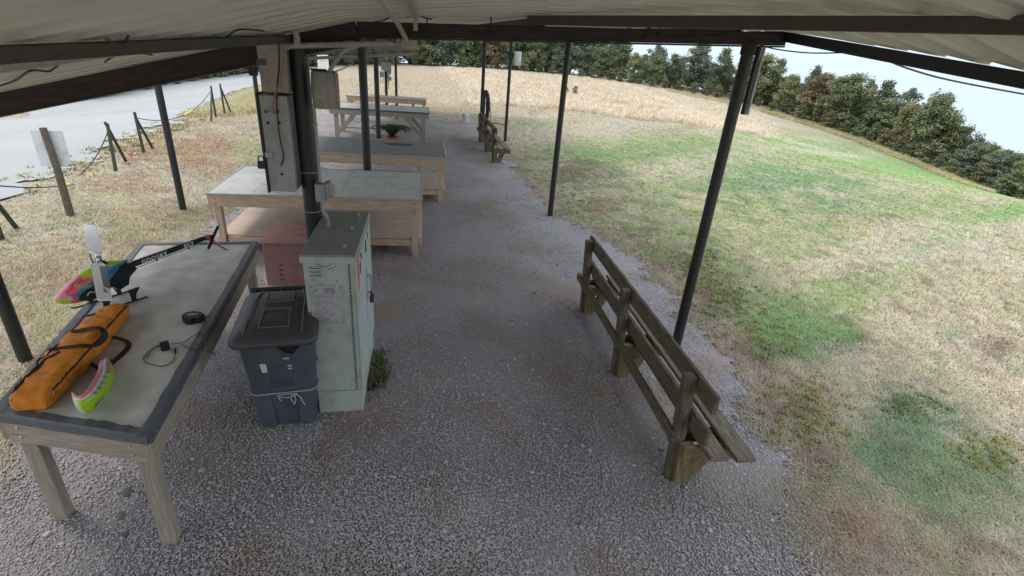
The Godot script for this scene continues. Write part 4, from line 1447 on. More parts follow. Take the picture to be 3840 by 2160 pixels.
	part(t, "warning_label", slab([Vector2(-0.045, 0.12), Vector2(0.045, 0.12), Vector2(0.045, -0.10), Vector2(-0.045, -0.15)], 0.002, Transform3D(Basis.from_euler(Vector3(0, PI / 2, 0)), Vector3(hx + 0.013, 1.31, 0.46))), M.orange_red)
	part(t, "warning_label", slab([Vector2(-0.010, 0.03), Vector2(0.010, 0.03), Vector2(0.010, -0.03), Vector2(-0.010, -0.03)], 0.002, Transform3D(Basis.from_euler(Vector3(0, PI / 2, 0)), Vector3(hx + 0.0145, 1.245, 0.475))), M.yellow_mark)
	rr.seed = 12
	for g in [[0.33, 1.30, 0.07, 0.16], [0.23, 1.36, 0.06, 0.07], [0.30, 1.41, 0.03, 0.03], [-0.1, 1.33, 0.09, 0.16], [-0.3, 1.36, 0.06, 0.08], [-0.1, 1.06, 0.05, 0.10]]:
		var pts2 := []
		for i in 9:
			pts2.append(Vector3(hx + 0.0125, g[1] + sin(i * 2.1) * g[3] * 0.5 * rr.randf_range(0.6, 1.0), g[0] - g[2] * (0.5 - i / 8.0)))
		part(t, "graffiti", tube(curve(pts2, 4), 0.0028, 4), M.graffiti)
	# padlock hanging from the handle
	var k := padlock(t.position + Basis(Vector3.UP, yaw) * Vector3(hx + 0.05, 0.865, -0.06), yaw + PI / 2, "dark padlock hanging from the green cabinet's door handle", 0.85)
	k.scale *= 1.25

func oval(rx: float, ry: float, n: int, sd: int) -> Array:
	var rr := RandomNumberGenerator.new()
	rr.seed = sd
	var o := []
	for i in n:
		var a := TAU * i / n
		var q := rr.randf_range(0.75, 1.2)
		o.append(Vector2(cos(a) * rx * q, sin(a) * ry * q))
	return o

func padlock(pos: Vector3, turn: float, label: String, _s := 1.0) -> Node3D:
	var k := thing("padlock", label, "padlock", pos, turn)
	part(k, "body", loft([rrect(0.026, 0.012, 0.005, -0.055, 3), rrect(0.028, 0.013, 0.005, -0.045, 3), rrect(0.028, 0.013, 0.005, -0.01, 3), rrect(0.024, 0.011, 0.005, 0.0, 3)]), M.dark)
	var pts := []
	for i in 11:
		var a := PI * i / 10
		pts.append(Vector3(cos(a) * 0.018, 0.022 + sin(a) * 0.018, 0))
	pts.push_front(Vector3(0.018, -0.005, 0))
	pts.append(Vector3(-0.018, -0.005, 0))
	part(k, "shackle", tube(pts, 0.0045, 7), M.dark)
	return k

# ---------------------------------------------------------------- wheeled bin
func build_bin() -> void:
	var t := thing("wheeled_bin", "blue grey wheeled trash bin with black lid beside the cabinet", "bin", P(-4.035, -0.80), yaw + deg_to_rad(7.0))
	var body := []
	var cfg := [[0.215, 0.24, 0.05, 0.0], [0.222, 0.25, 0.055, 0.015], [0.24, 0.275, 0.06, 0.30], [0.255, 0.305, 0.06, 0.60], [0.27, 0.335, 0.06, 0.84], [0.275, 0.345, 0.06, 0.90]]
	for c in cfg:
		body.append(rrect(c[0], c[1], c[2], c[3], 6, 0.0, (c[3] - 0.45) * 0.02))
	part(t, "body", loft(body), M.bin)
	# raised corner columns and the hollow middle of the front
	for s in [-1, 1]:
		part(t, "front_column", loft([rrect(0.06, 0.02, 0.012, 0.02, 3, s * 0.148, 0.243), rrect(0.062, 0.02, 0.012, 0.30, 3, s * 0.155, 0.268), rrect(0.05, 0.012, 0.008, 0.36, 3, s * 0.165, 0.272)]), M.bin)
	part(t, "grip_recess", boxat(Vector3(0.17, 0.11, 0.012), Vector3(0, 0.49, 0.2955), 0.004, Vector3(-0.10, 0, 0)), M.bin_dark)
	part(t, "grip_ledge", boxat(Vector3(0.19, 0.035, 0.03), Vector3(0, 0.42, 0.288), 0.008, Vector3(-0.10, 0, 0)), M.bin)
	part(t, "sticker_remains", slab([Vector2(-0.04, 0.06), Vector2(0.05, 0.06), Vector2(0.03, 0.04), Vector2(0.012, 0.02), Vector2(0.018, -0.03), Vector2(0.016, -0.06), Vector2(-0.02, -0.06)], 0.002, Transform3D(Basis.from_euler(Vector3(-0.10, 0, 0)), Vector3(-0.105, 0.66, 0.3195))), M.white_dirty)
	for q in [[0.06, 0.715, 0.05], [0.075, 0.64, 0.035], [0.075, 0.61, 0.035]]:
		part(t, "sticker_remains", slab(oval(q[2] * 0.5, 0.006, 8, int(q[1] * 100)), 0.002, Transform3D(Basis.from_euler(Vector3(-0.10, 0, 0)), Vector3(q[0], q[1], 0.3195 + (q[1] - 0.66) * 0.145))), M.white_dirty)
	# lid: rim, dome and raised ribs
	var lid := []
	for c in [[0.285, 0.40, 0.07, 0.885], [0.305, 0.43, 0.09, 0.90], [0.31, 0.437, 0.09, 0.925], [0.30, 0.427, 0.09, 0.945], [0.27, 0.395, 0.10, 0.972], [0.20, 0.31, 0.10, 0.996], [0.08, 0.16, 0.06, 1.01]]:
		lid.append(rrect(c[0], c[1], c[2], c[3], 7, 0.0, 0.03))
	var ld := part(t, "lid", loft(lid), M.lid)
	for s in [-1, 1]:
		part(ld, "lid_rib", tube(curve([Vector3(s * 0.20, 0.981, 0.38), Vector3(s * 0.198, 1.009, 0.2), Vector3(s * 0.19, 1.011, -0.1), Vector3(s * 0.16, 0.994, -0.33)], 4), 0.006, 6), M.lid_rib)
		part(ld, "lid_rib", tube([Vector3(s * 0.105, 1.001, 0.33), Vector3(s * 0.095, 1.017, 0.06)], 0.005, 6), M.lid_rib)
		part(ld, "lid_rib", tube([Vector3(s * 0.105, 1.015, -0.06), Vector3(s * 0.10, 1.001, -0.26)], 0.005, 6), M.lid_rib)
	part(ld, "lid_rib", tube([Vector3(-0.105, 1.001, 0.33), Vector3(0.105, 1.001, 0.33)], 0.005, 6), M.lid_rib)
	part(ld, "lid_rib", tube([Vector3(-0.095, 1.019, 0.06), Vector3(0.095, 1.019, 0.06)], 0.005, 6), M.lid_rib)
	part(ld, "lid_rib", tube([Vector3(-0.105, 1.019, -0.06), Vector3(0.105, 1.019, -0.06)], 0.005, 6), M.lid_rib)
	part(t, "handle_bar", tube([Vector3(-0.27, 0.955, -0.44), Vector3(0.27, 0.955, -0.44)], 0.022, 10), M.bin_dark)
	for s in [-0.24, -0.03, 0.2]:
		part(t, "handle_bracket", boxat(Vector3(0.02, 0.045, 0.12), Vector3(s, 0.945, -0.39), 0.004), M.lid)
	for s in [-1, 1]:
		part(t, "wheel", tube([Vector3(s * 0.22, 0.11, -0.27), Vector3(s * 0.27, 0.11, -0.27)], 0.11, 18), M.matte_black)
	# crumpled liner hanging out below the lid
	var st := begin()
	var top := [Vector3(-0.05, 0.89, 0.352), Vector3(0.02, 0.89, 0.36), Vector3(0.10, 0.89, 0.355), Vector3(0.20, 0.895, 0.345), Vector3(0.285, 0.90, 0.26)]
	var low := [Vector3(0.0, 0.84, 0.35), Vector3(0.055, 0.79, 0.366), Vector3(0.115, 0.775, 0.372), Vector3(0.16, 0.82, 0.352), Vector3(0.284, 0.885, 0.255)]
	var mid := []
	for i in 5:
		mid.append((top[i] + low[i]) / 2 + Vector3(0, 0, 0.022 if i % 2 else 0.006))
	for rows in [[top, mid], [mid, low]]:
		for i in 4:
			for q in [[rows[0][i], rows[0][i + 1], rows[1][i + 1]], [rows[0][i], rows[1][i + 1], rows[1][i]]]:
				for v in q:
					st.set_uv(Vector2.ZERO)
					st.add_vertex(v)
	st.index()
	st.generate_normals()
	part(t, "bin_liner", st, M.liner)
	# rope tied round the bin
	var rope := thing("rope", "white rope tied in a bow round the trash bin", "rope", t.position, t.rotation.y)
	var loop := []
	for v in rrect(0.256, 0.290, 0.06, 0.345, 6, 0.0, -0.002):
		loop.append(Vector3(v.x, v.y + 0.03 * absf(v.x) / 0.25, v.z))
	loop.append(loop[0])
	part(rope, "loop", tube(loop, 0.006, 6), M.rope)
	var z := 0.296
	part(rope, "knot", tube(curve([Vector3(-0.05, 0.352, z), Vector3(0.0, 0.365, z + 0.012), Vector3(0.06, 0.362, z + 0.01), Vector3(0.10, 0.35, z), Vector3(0.06, 0.338, z + 0.012), Vector3(0.0, 0.335, z + 0.012), Vector3(-0.05, 0.345, z)], 4), 0.0055, 6), M.rope)
	for q in [[[0.09, 0.352], [0.12, 0.32], [0.135, 0.27], [0.15, 0.235]], [[0.06, 0.35], [0.05, 0.31], [0.065, 0.275], [0.07, 0.25]], [[0.075, 0.348], [0.085, 0.30], [0.07, 0.255]], [[-0.04, 0.35], [-0.035, 0.32], [-0.025, 0.30]]]:
		var pts := []
		for v in q:
			pts.append(Vector3(v[0], v[1], z + 0.006))
		part(rope, "loose_end", tube(curve(pts, 4), 0.005, 6), M.rope)

func build_chest() -> void:
	var t := thing("storage_chest", "faded red wooden chest standing behind the trash bin", "chest", P(-4.46, 2.14), yaw)
	part(t, "body", boxat(Vector3(0.86, 0.575, 0.80), Vector3(0, 0.2875, 0), 0.006), M.chest)
	var lid := part(t, "lid", boxat(Vector3(0.90, 0.026, 0.85), Vector3(0, 0.589, 0), 0.005), M.chest_top)
	part(lid, "hasp", tube([Vector3(-0.03, 0.62, 0.13), Vector3(0.05, 0.61, 0.08)], 0.007, 6), M.chest_top)
	part(lid, "hasp", tube([Vector3(-0.02, 0.60, 0.16), Vector3(-0.02, 0.63, 0.15)], 0.007, 6), M.chest_top)
	for i in 4:
		part(t, "slot", boxat(Vector3(0.04, 0.014, 0.006), Vector3(-0.24, 0.08 + i * 0.07, 0.400), 0.003), M.matte_black)
	part(t, "nail_head", boxat(Vector3(0.008, 0.008, 0.004), Vector3(0.0, 0.42, 0.401), 0.001), M.ink)

# ---------------------------------------------------------------- boxes, pipes and speakers on the posts
func wbox(called: String, label: String, category: String, u0: float, u1: float, y0: float, y1: float, w0: float, w1: float, m: Material) -> Node3D:
	var t := thing(called, label, category, P((u0 + u1) / 2, (w0 + w1) / 2, y0), yaw)
	part(t, "case", boxat(Vector3(u1 - u0, y1 - y0, w1 - w0), Vector3(0, (y1 - y0) / 2, 0), 0.008), m)
	return t

func build_post_gear() -> void:
	# grey box below, beige box above, on the big post
	var a := wbox("equipment_box", "tall grey equipment box with cable holes on the big post", "box", -4.165, -3.955, 1.775, 2.545, -0.17, 0.14, M.box_grey)
	part(a, "back_plate", boxat(Vector3(0.018, 0.79, 0.33), Vector3(-0.113, 0.385, 0.0), 0.003), M.dark)
	for h in [[-0.06, 0.645], [0.03, 0.65], [-0.055, 0.56], [0.03, 0.565], [0.005, 0.15]]:
		part(a, "cable_hole", lathe_at([Vector2(0.001, 0.003), Vector2(0.009, 0.004), Vector2(0.013, 0.0)], Vector3(h[0], h[1], 0.155), 1), M.black)
	part(a, "hasp", boxat(Vector3(0.07, 0.045, 0.008), Vector3(-0.085, 0.305, 0.160), 0.002), M.placard)
	part(a, "short_cable", tube(curve([Vector3(-0.06, 0.645, 0.16), Vector3(-0.03, 0.652, 0.17), Vector3(0.03, 0.65, 0.16)], 4), 0.004, 6), M.red_wire)
	var b := wbox("equipment_box", "small beige equipment box mounted above the tall grey box", "box", -4.135, -3.93, 2.565, 2.955, -0.16, 0.14, M.box_beige)
	part(b, "lid_lip", boxat(Vector3(0.215, 0.012, 0.31), Vector3(0, 0.393, 0), 0.003), M.box_beige)
	part(b, "hasp", boxat(Vector3(0.07, 0.042, 0.008), Vector3(-0.08, 0.215, 0.155), 0.002), mat(lin(0.12, 0.08, 0.07), 0.6))
	part(b, "side_seam", boxat(Vector3(0.003, 0.37, 0.004), Vector3(0.05, 0.19, 0.150), 0.001), M.ink_soft)
	padlock(P(-4.20, -0.185, 2.03), yaw, "black padlock on the tall grey box", 1.0).scale = Vector3.ONE * 1.1
	padlock(P(-4.175, -0.175, 2.74), yaw, "black padlock on the small beige box", 1.0).scale = Vector3.ONE * 1.1
	# speaker on the big post
	var sp := thing("loudspeaker", "beige outdoor loudspeaker fixed to the big post", "speaker", P(-3.67, -0.14, 2.47), yaw + 0.35)
	part(sp, "cabinet", loft([rrect(0.075, 0.075, 0.02, 0.0, 4), rrect(0.085, 0.085, 0.03, 0.012, 4), rrect(0.088, 0.09, 0.03, 0.14, 4), rrect(0.082, 0.082, 0.03, 0.265, 4), rrect(0.07, 0.07, 0.02, 0.275, 4)]), M.speaker)
	part(sp, "front_frame", boxat(Vector3(0.022, 0.285, 0.165), Vector3(0.085, 0.138, 0.005), 0.01, Vector3(0, 0, 0)), M.speaker)
	part(sp, "grille", boxat(Vector3(0.012, 0.255, 0.13), Vector3(0.098, 0.138, 0.005), 0.006), M.speaker_grille)
	part(sp, "bracket", boxat(Vector3(0.12, 0.012, 0.05), Vector3(-0.03, 0.285, 0.0), 0.003), M.dark)
	# small speaker on a far post
	var fs := on_w(1938, 195, 14.1)
	var s2 := thing("loudspeaker", "small white loudspeaker high on a far post", "speaker", fs + Vector3(0.03, -0.42, 0.0), yaw)
	part(s2, "cabinet", loft([rrect(0.11, 0.09, 0.02, 0.0, 3), rrect(0.125, 0.10, 0.03, 0.02, 3), rrect(0.125, 0.10, 0.03, 0.42, 3), rrect(0.12, 0.09, 0.02, 0.44, 3)]), M.white_dirty)
	part(s2, "grille", boxat(Vector3(0.03, 0.36, 0.15), Vector3(0.125, 0.22, 0.0), 0.01), M.speaker)
	# weatherproof outlet with a bubble cover, and conduit down to the cabinet
	var o := thing("outlet_box", "grey weatherproof outlet box on the big post above the cabinet", "outlet", P(-3.755, -0.16, 1.70), yaw)
	part(o, "case", boxat(Vector3(0.085, 0.155, 0.09), Vector3(0, 0.078, 0), 0.006), M.conduit)
	part(o, "bubble_cover", loft([rrect(0.005, 0.06, 0.004, 0.02, 4, 0.045, 0), rrect(0.03, 0.065, 0.015, 0.05, 4, 0.075, 0), rrect(0.034, 0.066, 0.015, 0.12, 4, 0.075, 0), rrect(0.018, 0.06, 0.012, 0.17, 4, 0.06, 0)]), M.speaker)
	var c1 := thing("conduit", "thin grey conduit running down beside the big post", "conduit")
	part(c1, "pipe", tube([P(-3.755, -0.16, 1.86), P(-3.755, -0.15, 2.50)], 0.013, 8), M.conduit)
	part(c1, "pipe", tube(curve([P(-3.755, -0.16, 1.70), P(-3.755, -0.16, 1.62), P(-3.72, -0.17, 1.56), P(-3.715, -0.17, 1.50)], 5), 0.014, 8), M.conduit)
	part(c1, "clip", boxat(Vector3(0.05, 0.012, 0.03), P(-3.77, -0.12, 2.33), 0.002, Vector3(0, yaw, 0)), M.conduit)
	for y in [1.57, 1.92]:
		var ring := []
		for k in 17:
			var an := TAU * k / 16
			ring.append(P(-3.87 + cos(an) * 0.079, sin(an) * 0.079, y))
		part(c1, "cable_tie", tube(ring, 0.005, 5), M.conduit)
	# pinkish pipe from the boxes along the front beam, with a junction box
	var c2 := thing("conduit", "beige plastic pipe along the front beam to a junction box", "conduit")
	part(c2, "pipe", tube([P(-3.93, -0.14, 2.905), P(-3.22, -0.14, 2.975)], 0.022, 10), M.pipe)
	part(c2, "coupling", tube([P(-3.95, -0.14, 2.903), P(-3.90, -0.14, 2.908)], 0.03, 10), M.pipe)
	part(c2, "coupling", tube([P(-3.50, -0.14, 2.947), P(-3.42, -0.14, 2.955)], 0.027, 10), M.pipe)
	part(c2, "elbow", tube(curve([P(-3.22, -0.14, 2.975), P(-3.16, -0.13, 2.98), P(-3.14, -0.05, 2.98), P(-3.14, 0.05, 2.98)], 4), 0.022, 10), M.pipe)
	part(c2, "drop_pipe", tube(curve([P(-3.38, -0.14, 2.955), P(-3.50, -0.15, 2.90), P(-3.58, -0.17, 2.80), P(-3.63, -0.17, 2.72)], 5), 0.016, 8), M.conduit)
	part(c2, "junction_box", boxat(Vector3(0.13, 0.075, 0.09), P(-3.0, -0.05, 2.985), 0.005, Vector3(0, yaw, 0)), M.pipe)
	part(c2, "riser", tube([on_w(1524, 150, -0.11), on_w(1492, 88, -0.22), on_roof(1462, 45, 0.03), on_roof(1420, -25, 0.03)], 0.019, 10), M.pipe)
	# pipe along the left purlin
	var c3 := thing("conduit", "long beige pipe running below the left purlin to the big post", "conduit")
	var q0 := on_w(1055, 108, -0.2)
	var q1 := on_roof(-20, 250, 0.05)
	part(c3, "pipe", tube([q0, q1], 0.024, 10), M.pipe)
	part(c3, "coupling", tube([q0.lerp(q1, -0.02), q0.lerp(q1, 0.06)], 0.031, 10), M.pipe)
	part(c3, "elbow", tube(curve([q0.lerp(q1, -0.02), q0 + Vector3(0.09, -0.005, 0), q0 + Vector3(0.11, -0.05, 0), q0 + Vector3(0.105, -0.10, 0)], 4), 0.024, 10), M.pipe)
	# trough light over the second row
	var l0 := on_w(955, 205, 5.2)
	var l1 := on_w(1560, 180, 5.2)
	var ax := (l1 - l0)
	var tr := thing("light_trough", "long beige metal strip fixture with holes hanging over the tables", "fixture", (l0 + l1) / 2, yaw)
	var ln := ax.length()
	tr.rotation.z = atan2(ax.y, Vector2(ax.x, ax.z).length())
	part(tr, "channel", boxat(Vector3(ln, 0.13, 0.05), Vector3(0, 0.02, 0), 0.004), M.board_grey)
	part(tr, "lower_flange", boxat(Vector3(ln + 0.1, 0.05, 0.16), Vector3(-0.02, -0.09, 0.02), 0.004), M.board_grey)
	part(tr, "lip", boxat(Vector3(ln, 0.012, 0.012), Vector3(0, 0.03, 0.030), 0.002), M.board_grey)
	for k in 9:
		part(tr, "hole", lathe_at([Vector2(0.001, 0.0015), Vector2(0.014, 0.0015), Vector2(0.015, 0.0)], Vector3(-ln / 2 + 0.12 + k * (ln - 0.24) / 8.0, 0.055 if k % 2 else 0.0, 0.0252), 1), M.black)
	for s in [-0.4, 0.4]:
		part(tr, "hanger", boxat(Vector3(0.03, 0.35, 0.012), Vector3(s * ln, 0.24, 0), 0.002), M.board_grey)

# ---------------------------------------------------------------- model helicopter
func shell(secs: Array, n: int, paint: Callable) -> SurfaceTool:     # secs: x, half width, bottom, top, z offset
	var xs := []
	for i in secs.size() - 1:
		for k in 7:
			var f := k / 7.0
			var e := []
			for j in secs[0].size():
				var a: float = secs[maxi(i - 1, 0)][j]
				var d: float = secs[mini(i + 2, secs.size() - 1)][j]
				e.append(cubic_interpolate(secs[i][j], secs[i + 1][j], a, d, f))
			xs.append(e)
	xs.append(secs[-1])
	var rings := []
	var cols := []
	for e in xs:
		var r := []
		var c := []
		for k in n:
			var a := TAU * k / n
			var y: float = (e[2] + e[3]) / 2 + sin(a) * (e[3] - e[2]) / 2
			var z: float = signf(cos(a)) * absf(cos(a)) ** 0.75 * e[1]
			r.append(Vector3(e[0], y, z))
			c.append(paint.call(e[0], y, z))
		rings.append(r)
		cols.append(c)
	return loft(rings, true, true, cols)

func build_helicopter() -> void:
	var nose := at(230, 1107, 1.12)
	var tail := at(781, 884, 1.27)
	var hub := at(367, 970, 1.31)
	var d := nose - tail
	d.y = 0
	d = d.normalized()
	var turn := atan2(-d.z, d.x)
	var y0 := 0.921
	var t := thing("model_helicopter", "colourful model helicopter with black tail boom on the long table", "model helicopter", Vector3(hub.x, y0, hub.z), turn)
	var inv := Basis(Vector3.UP, turn).inverse()
	var pink := Color(0.78, 0.085, 0.15)
	var rose := Color(0.82, 0.27, 0.36)
	var lime := Color(0.45, 0.60, 0.04)
	var blue := Color(0.03, 0.20, 0.42)
	var teal := Color(0.03, 0.30, 0.38)
	var paint := func(x: float, y: float, z: float) -> Color:
		var s := x * 0.75 + (y - 0.2) * 1.0 + 0.012 * sin(x * 70.0)
		if y > 0.285 and x < 0.14:
			return lime if s > 0.11 or y > 0.325 else blue
		if x > 0.275:
			return rose if y > 0.165 else lime
		if y > 0.235 - (x - 0.15) * 0.55:
			return pink if absf(z) > 0.028 else rose
		if x > 0.215 and y < 0.165:
			return pink if x < 0.255 else lime
		if y < 0.115:
			return lime if x > 0.18 else blue
		if y > 0.222 - (x - 0.15) * 0.55:
			return teal
		return blue
	var can := part(t, "canopy", shell([[0.335, 0.008, 0.145, 0.165], [0.31, 0.030, 0.125, 0.195], [0.26, 0.048, 0.105, 0.235], [0.19, 0.060, 0.095, 0.282], [0.10, 0.064, 0.115, 0.325], [0.02, 0.062, 0.16, 0.350], [-0.06, 0.055, 0.225, 0.352], [-0.13, 0.040, 0.285, 0.335], [-0.19, 0.018, 0.312, 0.325]], 28, paint), M.paint)
	for s in [-1, 1]:
		var op := [Vector2(0.215, 0.13), Vector2(0.20, 0.165), Vector2(0.15, 0.20), Vector2(0.07, 0.225), Vector2(0.03, 0.20), Vector2(0.05, 0.14), Vector2(0.10, 0.115), Vector2(0.17, 0.112)]
		part(can, "side_opening", slab(op, 0.003, Transform3D(Basis.IDENTITY, Vector3(0, 0, s * 0.0655))), M.matte_black)
	words(can, "GOOSKY", 0.030, mat(lin(0.28, 0.62, 0.28), 0.4), Transform3D(Basis.from_euler(Vector3(0, PI, -0.52)), Vector3(0.145, 0.222, -0.0655)))
	words(can, "RS7", 0.032, M.white, Transform3D(Basis.from_euler(Vector3(0, PI + 0.35, -0.65)), Vector3(0.252, 0.158, -0.053)))
	part(t, "mast_fairing", tube([Vector3(0.0, 0.345, 0), Vector3(0.0, 0.362, 0)], [0.055, 0.035], 14), M.matte_black)
	# frame, motor bay, struts and skids
	part(t, "side_frame", slab([Vector2(0.16, 0.10), Vector2(0.17, 0.16), Vector2(0.08, 0.23), Vector2(-0.02, 0.30), Vector2(-0.20, 0.305), Vector2(-0.225, 0.24), Vector2(-0.16, 0.19), Vector2(-0.14, 0.13), Vector2(-0.06, 0.105), Vector2(-0.03, 0.15), Vector2(0.03, 0.15), Vector2(0.05, 0.10)], 0.092), M.carbon)
	part(t, "battery_tray", boxat(Vector3(0.16, 0.028, 0.04), Vector3(0.16, 0.128, 0), 0.006), M.dark)
	for s in [-1, 1]:
		part(t, "servo", boxat(Vector3(0.035, 0.03, 0.01), Vector3(0.0, 0.235, s * 0.050), 0.003), M.red)
		part(t, "linkage", tube([Vector3(0.02, 0.20, s * 0.055), Vector3(0.02, 0.335, s * 0.05)], 0.003, 6), M.steel)
		part(t, "wiring", tube(curve([Vector3(0.16, 0.15, s * 0.068), Vector3(0.14, 0.175, s * 0.071), Vector3(0.11, 0.165, s * 0.07), Vector3(0.07, 0.19, s * 0.07)], 4), 0.005, 6), M.placard)
		for x in [0.075, -0.115]:
			var f := 0.03 if x > 0 else -0.02
			var lg := slab([Vector2(-0.045, 0.13), Vector2(0.045, 0.13), Vector2(0.024, 0.07), Vector2(0.016 + f * 0.3, 0.0), Vector2(-0.016 + f * 0.3, 0.0), Vector2(-0.02, 0.07)], 0.010, Transform3D(Basis.from_euler(Vector3(s * 0.42, 0, 0)), Vector3(x, 0.012, s * 0.102)))
			part(t, "strut", lg, M.carbon)
		part(t, "skid", tube(curve([Vector3(0.22, 0.022, s * 0.105), Vector3(0.19, 0.008, s * 0.105), Vector3(0.05, 0.007, s * 0.105), Vector3(-0.22, 0.007, s * 0.105)], 3), 0.0065, 8), M.black)
	# tail boom
	var tl := inv * (tail - Vector3(hub.x, y0, hub.z))
	var tx := tl.x
	var b0 := Vector3(-0.14, 0.262, 0)
	var b1 := Vector3(tx, 0.325, 0)
	var bd := (b1 - b0).normalized()
	var ang := atan2(bd.y, -bd.x)
	var boom := part(t, "tail_boom", tube([b0, b0.lerp(b1, 0.5), b1], [0.026, 0.024, 0.020], 16), M.carbon)
	var bx := Basis.from_euler(Vector3(0, PI, 0)) * Basis.from_euler(Vector3(0, 0, ang))
	words(boom, "GOOSKY", 0.038, M.white, Transform3D(bx, b0.lerp(b1, 0.335) + Vector3(0, 0, -0.0258)))
	words(boom, "RS7", 0.038, M.white, Transform3D(bx, b0.lerp(b1, 0.745) + Vector3(0, 0, -0.0228)))
	part(boom, "control_rod", tube([b0 + Vector3(0, -0.036, -0.012), b1 + Vector3(0, -0.028, -0.01)], 0.0028, 6), M.dark)
	for f in [0.36, 0.75]:
		part(boom, "rod_guide", boxat(Vector3(0.012, 0.024, 0.018), b0.lerp(b1, f) + Vector3(0, -0.03, -0.01), 0.003), M.carbon)
	part(t, "tail_case", boxat(Vector3(0.05, 0.045, 0.034), b1 + Vector3(-0.01, 0, 0), 0.006), M.carbon)
	part(t, "tail_pulley", tube([b1 + Vector3(-0.035, 0.0, -0.03), b1 + Vector3(-0.035, 0.0, -0.012)], 0.02, 14), M.dark)
	part(t, "tail_fin", slab([Vector2(0.03, 0.025), Vector2(-0.03, 0.028), Vector2(-0.04, -0.03), Vector2(-0.10, -0.10), Vector2(-0.17, -0.165), Vector2(-0.145, -0.165), Vector2(-0.06, -0.085), Vector2(0.0, -0.03)], 0.004, Transform3D(Basis.IDENTITY, b1 + Vector3(0, 0, -0.024))), M.pink)
	var tb := b1 + Vector3(-0.035, 0.0, -0.04)
	part(t, "tail_rotor_blade", slab([Vector2(0.0, -0.012), Vector2(0.03, -0.015), Vector2(0.115, -0.014), Vector2(0.115, 0.012), Vector2(0.0, 0.010)], 0.004, Transform3D(Basis.from_euler(Vector3(0, 0, PI - 0.95)), tb)), M.carbon)
	part(t, "tail_rotor_blade", slab([Vector2(0.115, -0.014), Vector2(0.145, -0.012), Vector2(0.145, 0.009), Vector2(0.115, 0.012)], 0.004, Transform3D(Basis.from_euler(Vector3(0, 0, PI - 0.95)), tb)), M.blade)
	part(t, "tail_rotor_blade", slab([Vector2(0.0, -0.012), Vector2(0.03, -0.015), Vector2(0.115, -0.014), Vector2(0.115, 0.012), Vector2(0.0, 0.010)], 0.004, Transform3D(Basis.from_euler(Vector3(0, 0, -0.95)), tb)), M.carbon)
	# main rotor
	var top := Vector3(0, 0.395, 0)
	part(t, "mast", tube([Vector3(0, 0.30, 0), Vector3(0, 0.415, 0)], 0.007, 10), M.steel)
	part(t, "swashplate", tube([Vector3(0, 0.352, 0), Vector3(0, 0.364, 0)], 0.028, 14), M.dark)
	part(t, "rotor_head", boxat(Vector3(0.04, 0.03, 0.04), top, 0.008), M.steel)
	for k in 3:
		var a := k * TAU / 3 + 0.4
		part(t, "head_linkage", tube([Vector3(cos(a) * 0.035, 0.33, sin(a) * 0.035), Vector3(cos(a) * 0.04, 0.44 if k == 0 else 0.40, sin(a) * 0.04)], 0.004, 6), M.carbon)
	var tips := [at(331, 845, 1.33), at(398, 1126, 1.30)]
	for k in 2:
		var e: Vector3 = inv * (tips[k] - Vector3(hub.x, y0, hub.z)) - top
		var ln := minf(e.length(), 0.86)
		e = e.normalized()
		var side := Vector3.UP.cross(e).normalized()
		var tilt: float = [0.2, -0.2][k]                # blades rest with pitch
		var up := e.cross(side)
		var bs := Basis(e, (side * cos(tilt) + up * sin(tilt)).normalized(), e.cross(side * cos(tilt) + up * sin(tilt)).normalized())
		var xf := Transform3D(bs, top)
		part(t, "blade_grip", stick(top + e * 0.02, top + e * 0.11, 0.026, 0.022, side, 0.006), M.steel)
		var bl := part(t, "rotor_blade", slab([Vector2(0.09, -0.012), Vector2(0.14, -0.042), Vector2(0.20, -0.046), Vector2(ln - 0.03, -0.046), Vector2(ln, -0.034), Vector2(ln, 0.034), Vector2(0.20, 0.038), Vector2(0.14, 0.034), Vector2(0.09, 0.012)], 0.009, xf), M.blade)
		part(bl, "blade_bolt", tube([top + e * 0.10 - bs.z * 0.012, top + e * 0.10 + bs.z * 0.012], 0.008, 10), M.dark)
		if k == 1:
			for s in [-1, 1]:
				part(bl, "blade_panel", slab([Vector2(0.18, 0.0), Vector2(ln * 0.72, 0.0), Vector2(ln * 0.78, 0.036), Vector2(0.20, 0.0372)], 0.0012, xf * Transform3D(Basis.IDENTITY, Vector3(0, 0, s * 0.0052))), M.carbon)
				part(bl, "blade_panel", slab([Vector2(ln * 0.74, -0.002), Vector2(ln * 0.84, -0.004), Vector2(ln * 0.86, 0.022), Vector2(ln * 0.80, 0.012)], 0.0012, xf * Transform3D(Basis.IDENTITY, Vector3(0, 0, s * 0.0052))), M.red)

